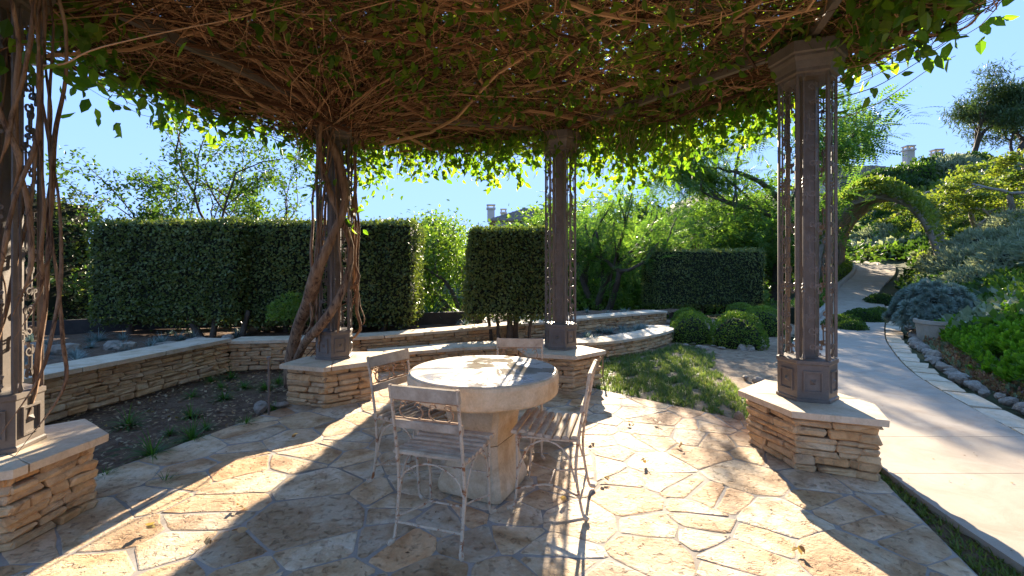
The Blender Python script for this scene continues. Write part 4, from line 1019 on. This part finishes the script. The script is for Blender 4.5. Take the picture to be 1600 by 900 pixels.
ag = thing('strap_plant', 'dark strap-leaved clump behind the wall left of the middle hedge', 'plant', (-1.75, 9.9, .33)); b = MB(); b.add(*blades(70, 1.1, 1.1, .028, .8, 4, 4)); kind(b.obj('leaf', M['darkgreen'], ag), 'stuff')
dup(ag, (-1.0, 10.4, .33), 1, 'strap-leaved clump beside the trunk of the middle hedge', .8)

# ------------------------------------------------------------------ right bank plants
# succulents: stems with upright ovals
def sprig(seed, n=12, L=.16, leaf=.07):
    r = np.random.RandomState(seed); b = MB(); t = np.linspace(.25, 1, n); a = np.arange(n)*2.4
    D = np.c_[np.cos(a)*(1.3-t), np.sin(a)*(1.3-t), .4+t]; b.scat(OVAL, np.c_[t*0, t*0, t*L], frames(D, np.c_[-np.cos(a), -np.sin(a), np.full(n, .6)]), leaf*(.7+.3*np.sin(t*pi)))
    V = np.concatenate(b.V); return V, [np.concatenate(v) for v in b.F.values()]
def bank_points(n, t0, t1, d0, d1, pw=1.0):
    t = rs.uniform(t0, t1, n); E = resample(PR, 0, t); d = resample(PR, 0, t+.02)-E; nr = unit(np.c_[d[:, 1], -d[:, 0]]); off = d0+(d1-d0)*rs.rand(n)**pw
    x = E[:, 0]+nr[:, 0]*off; y = E[:, 1]+nr[:, 1]*off; return x, y, height(x, y)
def rz_mats(n, tilt=.25):
    return frames(np.c_[rs.normal(size=(n, 2)), rs.normal(size=n)*tilt], rs.normal(size=(n, 3))*tilt+[0, 0, 1])
def carpet(name, label, cat, T, mat, n, region, sc, lift=0, bump=.0, tilt=.25, bs=1.0):
    x, y, z = bank_points(n, *region); b = MB()
    if bump: z = z+bump*(.6+vnoise(x, y, bs*.4, 3)+.5*vnoise(x, y, bs*.15, 5))
    b.scat(T, np.c_[x, y, z+lift], rz_mats(n, tilt), sc*(.7+.6*rs.rand(n))); o = b.obj(name, M[mat]); kind(tag(o, label, cat), 'stuff'); return o
carpet('succulent_carpet', 'bright green upright succulents massed on the right bank', 'succulents', sprig(1), 'jade', 3600, (3.6, 7.2, .8, 3.2), 1.25, 0, .18)
carpet('succulent_fringe', 'reddish dried succulent fringe above the edging rocks', 'succulents', sprig(2, 9, .12, .05), 'pink', 1100, (3.2, 7.0, .62, .95), 1, 0, .03, .6)
carpet('succulent_fringe', 'low grey-green succulents along the edging rocks', 'succulents', sprig(3, 9, .1, .05), 'grey', 1200, (4.5, 8.2, .6, 1.5), 1, 0, .04, .5)
carpet('bank_carpet', 'deep green fleshy carpet on the upper right bank', 'ground cover', sprig(4, 10, .2, .09), 'box_leaf', 4200, (5.5, 8.6, 2.0, 7.0), 1.3, 0, .25, .4)
carpet('bank_carpet', 'fine green carpet beyond the blue plant', 'ground cover', sprig(5, 9, .2, .09), 'darkgreen', 3600, (8.2, 10.5, .7, 7.5), 1.6, 0, .3, .4)
# blue spiky plant in pot
px_, py_ = 9.1, 9.95; pz = hz(px_, py_)
pt = thing('round_planter', 'round concrete planter under the blue spiky plant', 'planter', (px_-.42, py_-.78, hz(px_-.42, py_-.78)-.12)); b = MB(); b.lathe([(.42,0), (.46,.05), (.50,.42), (.53,.43), (.53,.50), (.47,.50), (.46,.42), (.0,.42)][:-1], 28); b.obj('bowl', M['pot'], pt)
bp = thing('blue_spiky_plant', 'large blue-grey spiky succulent mound spilling over the planter', 'succulent', (px_, py_, pz+.38))
Tr = []; b = MB(); n = 46; t_ = np.arange(n); a = t_*2.4; e = np.linspace(.1, 1.35, n); D = np.c_[np.cos(a)*np.cos(e), np.sin(a)*np.cos(e), np.sin(e)]
b.scat((THIN[0]*[1.3, 1, 1], THIN[1]), np.zeros((n, 3)), frames(D, np.c_[-np.cos(a), -np.sin(a), np.full(n, .5)]), .20*(1-.3*np.linspace(0, 1, n))); TR = (np.concatenate(b.V), [np.concatenate(v) for v in b.F.values()])
bp.scale = (.78, .78, .85)
b = MB(); n = 520; D = rnd(n); D[:, 2] = np.abs(D[:, 2])*.9-.1; D = unit(D); P = D*np.array([1.0, .85, .95])*(1+.10*rs.normal(size=(n, 1)))*.86; Z_ = unit(D+[0, 0, .5]); Rm = frames(np.cross(Z_, rnd(n)), Z_); b.scat(TR, P, Rm, .8+.4*rs.rand(n)); kind(b.obj('rosette', M['agave'], bp), 'stuff')
c = MB(); k = 10; c.rings([np.c_[np.cos(np.arange(k)/k*2*pi)*.78*cos(e_), np.sin(np.arange(k)/k*2*pi)*.62*cos(e_), np.full(k, .68*sin(e_))] for e_ in np.linspace(-.1, 1.5, 6)]); c.obj('inner_growth', M['hedge_core'], bp)
# hillside shrubs
kinds = [('grey_shrub', 'silvery grey-green rosemary-like shrub on the hillside', 'grey', THIN, .22, 2600, .75), ('green_shrub', 'rounded mid-green shrub on the hillside', 'tree_leaf', RHOMB, .1, 2600, .7), ('yellow_shrub', 'yellow-green mounded shrub on the hillside', 'yellow', RHOMB, .1, 2600, .6), ('dark_shrub', 'dark green mounded shrub on the hillside', 'darkgreen', RHOMB, .1, 2600, .7)]
ks = [mound(a_, l_, 'shrub', 1.0, n_, lf_, m_, T=T_, zs=z_, group='shrubs covering the right hillside', rough=.2, fill=.2, up=.3, seed=i) for i, (a_, l_, m_, T_, lf_, n_, z_) in enumerate(kinds)]
x, y, z = bank_points(60000, 6.0, 12.4, 1.0, 42, 1.3); v = vnoise(x, y, 2.2, 9)
for nm_, mt, lo, hi in (('hillside_cover', 'darkgreen', -9, -.12), ('hillside_cover', 'tree_leaf', -.12, .12), ('hillside_cover', 'grey', .12, .3), ('hillside_cover', 'yellow', .3, 9)):
    k_ = (v >= lo) & (v < hi) & (y > 6); n = k_.sum(); P = np.c_[x, y, z+.25*rs.rand(len(x))+.25*(1+vnoise(x, y, .7, 4))*np.clip(y/20, .3, 1)][k_]; b = MB()
    b.scat(RHOMB, P, frames(rnd(n)+[0, 0, .4]), (.14+.010*P[:, 1])*(.7+.6*rs.rand(n))); kind(tag(b.obj(nm_, M[mt]), {'darkgreen': 'dark green', 'tree_leaf': 'mid green', 'grey': 'silver grey', 'yellow': 'yellow green'}[mt]+' scrub covering patches of the hillside', 'scrub'), 'stuff')
first = [True]*4; cnt = 0
for i in range(230):
    t_ = rs.uniform(5.6, 12.2) ; dd = (1.4+rs.rand()*30 if i > 110 else 3+rs.rand()*11)
    E = resample(PR, 0, np.array([t_])); d = resample(PR, 0, np.array([t_+.02]))-E; nr = unit(np.c_[d[:, 1], -d[:, 0]])[0]; x, y = E[0, 0]+nr[0]*dd, E[0, 1]+nr[1]*dd
    if y < 5 or x/y > 1.35 or (dd < 5 and t_ < 8.2 and y < 13): continue
    v = vnoise(np.array([x]), np.array([y]), 3.5, 5)[0]+rs.normal()*.15; k = 0 if v > .18 else (2 if v > .05 else (1 if v > -.15 else 3))
    if y < 20 and x/y > .98: k = 0
    s = rs.uniform(.7, 1.5)*(1+dd*.015)
    p = (x, y, hz(x, y)-.15)
    if first[k]: ks[k].location = p; ks[k].scale = (s,)*3; first[k] = False
    else: dup(ks[k], p, rs.rand()*6, None, s)
    cnt += 1
for i, (x, y, s, k) in enumerate([(8.2,11.4,.45,1), (9.6,12.6,.5,1), (10.4,13.3,.4,3), (8.0,10.9,.35,1), (13.6,17.0,.5,3), (11.6,14.6,.35,2)]):
    dup(ks[k], (x, y, hz(x, y)), i, ['low green shrub at the right edge of the far path']*6 and 'low shrub at the right edge of the far path', s)
for i, x in enumerate((1325, 1350, 1375, 1402, 1430, 1458, 1485, 1512)):
    Yd = 47+(i % 3); X_ = (x-HX)/F*Yd; dup(ks[(3, 1, 3, 3, 1, 3, 0, 1)[i]], (X_, Yd, hz(X_, Yd)-.3), i*1.3, 'tall shrub screening the foot of the hilltop house', (2.6+.3*(i % 2), 2.6, 2.7+.4*(i % 3)))
# litter on the path and its verge
n = 150; t_ = rs.uniform(1.5, 7, n); A_ = resample(PL, 0, t_); B_ = resample(PR, 0, t_); k_ = np.where(rs.rand(n) < .6, rs.rand(n)**3*.5, 1-rs.rand(n)**3*.5)[:, None]; P = A_+(B_-A_)*k_+[0, 0, .034]
b = MB(); b.scat(RHOMB, P, frames(rnd(n)*[1, 1, .1], rnd(n)*.25+[0, 0, 1]), (.010+.016*rs.rand(n))); kind(tag(b.obj('leaf_litter', M['dry']), 'small dry leaf litter sprinkled along the concrete path', 'leaf litter'), 'stuff')
# path arbour tunnel
arb = thing('vine_arbour', 'round-arched vine tunnel over the far path', 'arbour'); ts = [8.85+.125*i for i in range(14)]
def archpt(t_, a, rad=1.0):
    l = resample(PL, 0, np.array([t_]))[0]; r_ = resample(PR, 0, np.array([t_]))[0]; u = unit(r_-l)*[1, 1, 0]; c = (l+r_)/2+u*.85; z0 = c[2]
    W_ = 2.6; hgt = 4.1; x = cos(a); zz = hgt*max(0, sin(a))**.8 if sin(a) >= 0 else 0
    return np.array([c[0]+u[0]*W_*x*rad, c[1]+u[1]*W_*x*rad, z0-.1+zz*rad])
for t_ in ts:
    b = MB()
    for q in range(3 if t_ < 8.9 else 1):
        P = np.array([archpt(t_+.02*sin(a*3+q*2), a, 1+.02*sin(a*5+q*2)) for a in np.linspace(0.02, pi-.02, 26)]); b.tube(P, .085 if q else .06, 6)
    b.obj('arch', M['bark_pale'], arb, smooth=True)
b = MB()
for i in range(700):
    a0 = rs.uniform(0.3, pi-.3); t0 = rs.uniform(8.85, 10.2); L = rs.uniform(.1, .5); da = rs.uniform(-.5, .5); P = np.array([archpt(t0+L*k, a0+da*k, 1+.03*rs.rand()) for k in np.linspace(0, 1, 6)]); b.tube(P, rs.uniform(.01, .03), 4, caps=False)
kind(b.obj('lattice_stem', M['bark_pale'], arb), 'stuff')
b = MB(); n = 30000; a = rs.uniform(.25, pi-.2, n); t_ = rs.uniform(8.72, 10.45, n); l = resample(PL, 0, t_); r_ = resample(PR, 0, t_); u = unit(r_-l)*[1, 1, 0]; c_ = (l+r_)/2+u*.85
rad = 1.02+.16*rs.rand(n)*np.sin(a)**2; P = np.c_[c_[:, 0]+u[:, 0]*2.6*np.cos(a)*rad, c_[:, 1]+u[:, 1]*2.6*np.cos(a)*rad, c_[:, 2]-.1+4.1*np.sin(a)**.8*rad]; mk = rs.rand(n) < np.sin(a)**3; P = P[mk]
b.scat(RHOMB, P, frames(rnd(len(P))), .13+.09*rs.rand(len(P))); kind(b.obj('foliage', M['yellow'], arb), 'stuff')
# flat-topped trees on the hill
ft = tree('flat_topped_tree', 'wide flat-topped yellow-green tree on the hillside', (0, 0, 0), 3.2, 'yellow', .9, lean=(-.2,0,1), depth=4, leaf=.15, nleaf=9000, r=.055, clus=.2, seed=61, bark='bark_pale', spread=1.0, up=-.06, kids=3, flat=.35, group='flat-topped trees on the hillside')
def atpx(x, y, Yd): return ((x-HX)/F*Yd, Yd, H-(y-HY)*Yd/F)
for i, (x, y, Yd, s, lb) in enumerate([(1535,320,27,1.0,'flat-topped yellow-green tree on the slope above the arbour'), (1560,268,30,1.25,'flat-topped tree on the skyline right of the chimney'), (1450,275,36,1.2,'flat-topped tree left on the skyline near the house'), (1600,292,24,1.1,'flat-topped tree cut by the right edge')]):
    X_ = (x-HX)/F*Yd; p = (X_, Yd, hz(X_, Yd)-.1)
    if i == 0: ft.location = p; ft.scale = (s*1.2, s*1.2, s); ft['label'] = lb
    else: dup(ft, p, i*2.1, lb, (s*1.2, s*1.2, s))
# fan trellis on the slope
ftx = thing('fan_trellis', 'pale wire fan trellis standing on the slope at the far right', 'trellis', (24.6, 24.0, hz(24.6, 24.0)))
for k in range(9):
    u = k/8; b = MB(); b.tube(smoothpts([(-1.0+u*.9, -.2, -.1), (-.7+u*1.2, -.1, .8+.3*u), (-.2+u*1.5, 0, 1.35+.75*u)], 8), .014, 5); b.obj('rod', M['bark_pale'], ftx)
b = MB(); b.tube(smoothpts([(-.3, 0, 1.3), (.2, 0, 1.62), (.75, 0, 1.75), (1.4, 0, 2.15)], 12), .035, 6); b.obj('top_rail', M['bark_pale'], ftx)
b = MB(); b.tube([(.8, .05, -.2), (.75, .02, 1.78)], .03, 6); b.obj('post', M['bark_pale'], ftx)
# dark pines on the skyline
pine = tree('pine_tree', 'large dark pine on the skyline at the right', (52, 50, hz(52, 50)), 11, 'pine', 1.6, depth=4, leaf=.55, nleaf=9000, T=THIN, r=.12, clus=.55, seed=71, spread=.6, kids=3, up=.08, group='dark pines on the skyline')
X_ = (1512-HX)/F*52; pine.location = (X_, 52, hz(X_, 52)-.5)
X_ = (1590-HX)/F*50; dup(pine, (X_, 50, hz(X_, 50)-1), 2, 'dark pine cut by the right edge of the picture', (1.15, 1.15, 1.0))

# ------------------------------------------------------------------ houses
def house(label, loc, w_, d, h, rz, chims=(), nwin=3, nm='house'):
    t = thing(nm, label, 'house', loc, rz)
    MB().box((0, 0, h/2-1), (w_, d, h+2)).obj('wall', M['stucco'], t)
    b = MB(); o = .7; rh = w_*.17; V = [(-w_/2-o,-d/2-o,h), (w_/2+o,-d/2-o,h), (w_/2+o,d/2+o,h), (-w_/2-o,d/2+o,h), (-w_/2+d/2,0,h+rh), (w_/2-d/2,0,h+rh)]
    V += [(x, y, z-.25) for x, y, z in V[:4]]
    b.add(V, [np.array([[0,1,5,4], [2,3,4,5], [6,7,1,0], [7,8,2,1], [8,9,3,2], [9,6,0,3], [9,8,7,6]]), np.array([[1,2,5], [3,0,4]])]); rf_ = b.obj('roof', M['roof'], t)
    nb = 9; b = MB()
    for i in range(nb):   # tile courses
        k = (i+.5)/nb; z = h+rh*k; hw = (w_/2+o)*(1-k)+(w_/2-d/2)*k; y = -(d/2+o)*(1-k); b.box((0, y, z+.03), (2*hw, .12, .06))
    b.obj('tile_course', M['roof'], rf_)
    for (cx, cy, ch, cw) in chims:
        b = MB(); b.box((cx, cy, h+ch/2), (cw, cw, ch)); b.box((cx, cy, h+ch+.1), (cw*1.25, cw*1.25, .2)); b.box((cx, cy, h+ch+.55), (cw*1.2, cw*1.2, .12))
        for sx in (-1, 1):
            for sy in (-1, 1): b.box((cx+sx*cw*.42, cy+sy*cw*.42, h+ch+.35), (.15, .15, .3))
        b.obj('chimney', M['stucco'], t)
    for i in range(nwin):
        x = -w_/2+w_*(i+.5)/nwin; b = MB(); b.box((x, -d/2-.02, h*.6), (1.3, .12, 1.4)); f = b.obj('window', M['pot'], t); MB().box((x, -d/2-.05, h*.6), (1.05, .1, 1.15)).obj('pane', M['glass'], f)
    return t
X_, Y_, Z_ = atpx(840, 362, 62); house('cream house with grey tiled roof and chimneys seen over the middle hedge', (X_, Y_, Z_-2.0), 11.5, 8, 3.2, radians(4), ((-6.3,-1,1.6,.95), (-4.6,0,1.2,.7)))
X_, Y_, Z_ = atpx(1340, 262, 58); house('tile-roofed hilltop house with a tall chimney beyond the arbour', (X_, Y_, Z_-5.0), 12, 8, 3.2, radians(-5), ((4.9,-1.5,3.4,.85),))
X_, Y_, Z_ = atpx(1500, 262, 60); house('pale low building with a chimney between the pines and the hilltop house', (X_, Y_, Z_-3), 9, 5, 3.0, radians(-8), ((-3.4,-1.0,1.6,.9),))

# ------------------------------------------------------------------ labels of repeats, told apart by what they stand beside
def zone(px, table):
    for lim, txt in table:
        if px < lim: return txt
    return table[-1][1]
BACK = [(125, 'at the left edge of the view'), (330, 'behind the left end of the long hedge'), (500, 'behind the hedge left of the vine trunk'), (655, 'behind the hedge right of the vine trunk'), (735, 'in the gap left of the small hedge block'), (860, 'behind the small hedge block'), (1020, 'between the slender column and the distant hedge'), (1205, 'over the distant low hedge'), (9999, 'beside the path column')]
for o in [q for q in scn.objects if not q.parent and q.get('group')]:
    g = o.get('group')
    x, y, z = o.location; px = HX+F*x/max(y, .1); far = y
    if g == 'trees of the wood beyond the hedges':
        o['label'] = {'bright_tree': 'yellow-green', 'green_tree': 'mid-green', 'dark_tree': 'dark'}[o.name.split('.')[0]]+(' nearer' if far < 25 else ' farther')+' tree '+zone(px, BACK)
    elif g == 'bushes beyond the terrace':
        if px < -120 or px > 1400:
            for c in list(o.children): bpy.data.objects.remove(c)
            bpy.data.objects.remove(o); continue
        o['label'] = ('yellow-green' if o.children[0].data.materials[0].name == 'lime_leaf' else 'mid-green')+(' nearer' if far < 18 else ' farther')+' bush '+zone(px, BACK)
    elif g == 'grass tufts in the planting bed':
        o['label'] = 'dark green grass tuft in the planting bed, '+('near its left end' if px < 250 else 'in its middle' if px < 345 else 'by the sprinkler pipe')+(', along the garden wall' if x < -2.75-(5.2-y)*.35-.45 else ', along the patio edge')
    elif g == 'grey-blue fescue tufts in the terraced beds':
        if px < -80:
            for c in list(o.children): bpy.data.objects.remove(c)
            bpy.data.objects.remove(o); continue
        o['label'] = 'grey-blue tuft '+('between seat wall and upper wall' if z < .2 else 'behind the long left wall' if x < -4.2 else 'behind the upper wall')+', '+('small' if o.scale[0] < .95 else 'middling' if o.scale[0] < 1.15 else 'large')+(', left of the slender column' if px < 860 else ', right of it')
    elif g == 'edging rocks along the right bank':
        o['label'] = 'rough pale edging rock '+('nearest the right edge of the picture' if y < 4.6 else 'below the bright green succulents' if y < 7.5 else 'approaching the round planter' if y < 9.6 else 'beyond the blue spiky plant')+(', a large one' if o.scale[0] > .27 else ', a small one')
    elif g == 'shrubs covering the right hillside' and 'hillside' in o['label']:
        o['label'] = o['label'].replace(' on the hillside', '').replace('rosemary-like ', '')+(' close above the succulents' if y < 13 else ' on the slope beside the arbour' if y < 28 else ' high on the slope below the skyline')+(' toward the right edge' if px > 1500 else ' above the path')
    elif g == 'edging rocks under the boxwoods':
        o['label'] = 'pale edging rock '+('under the first boxwood ball' if px < 1120 else 'under the largest boxwood ball')
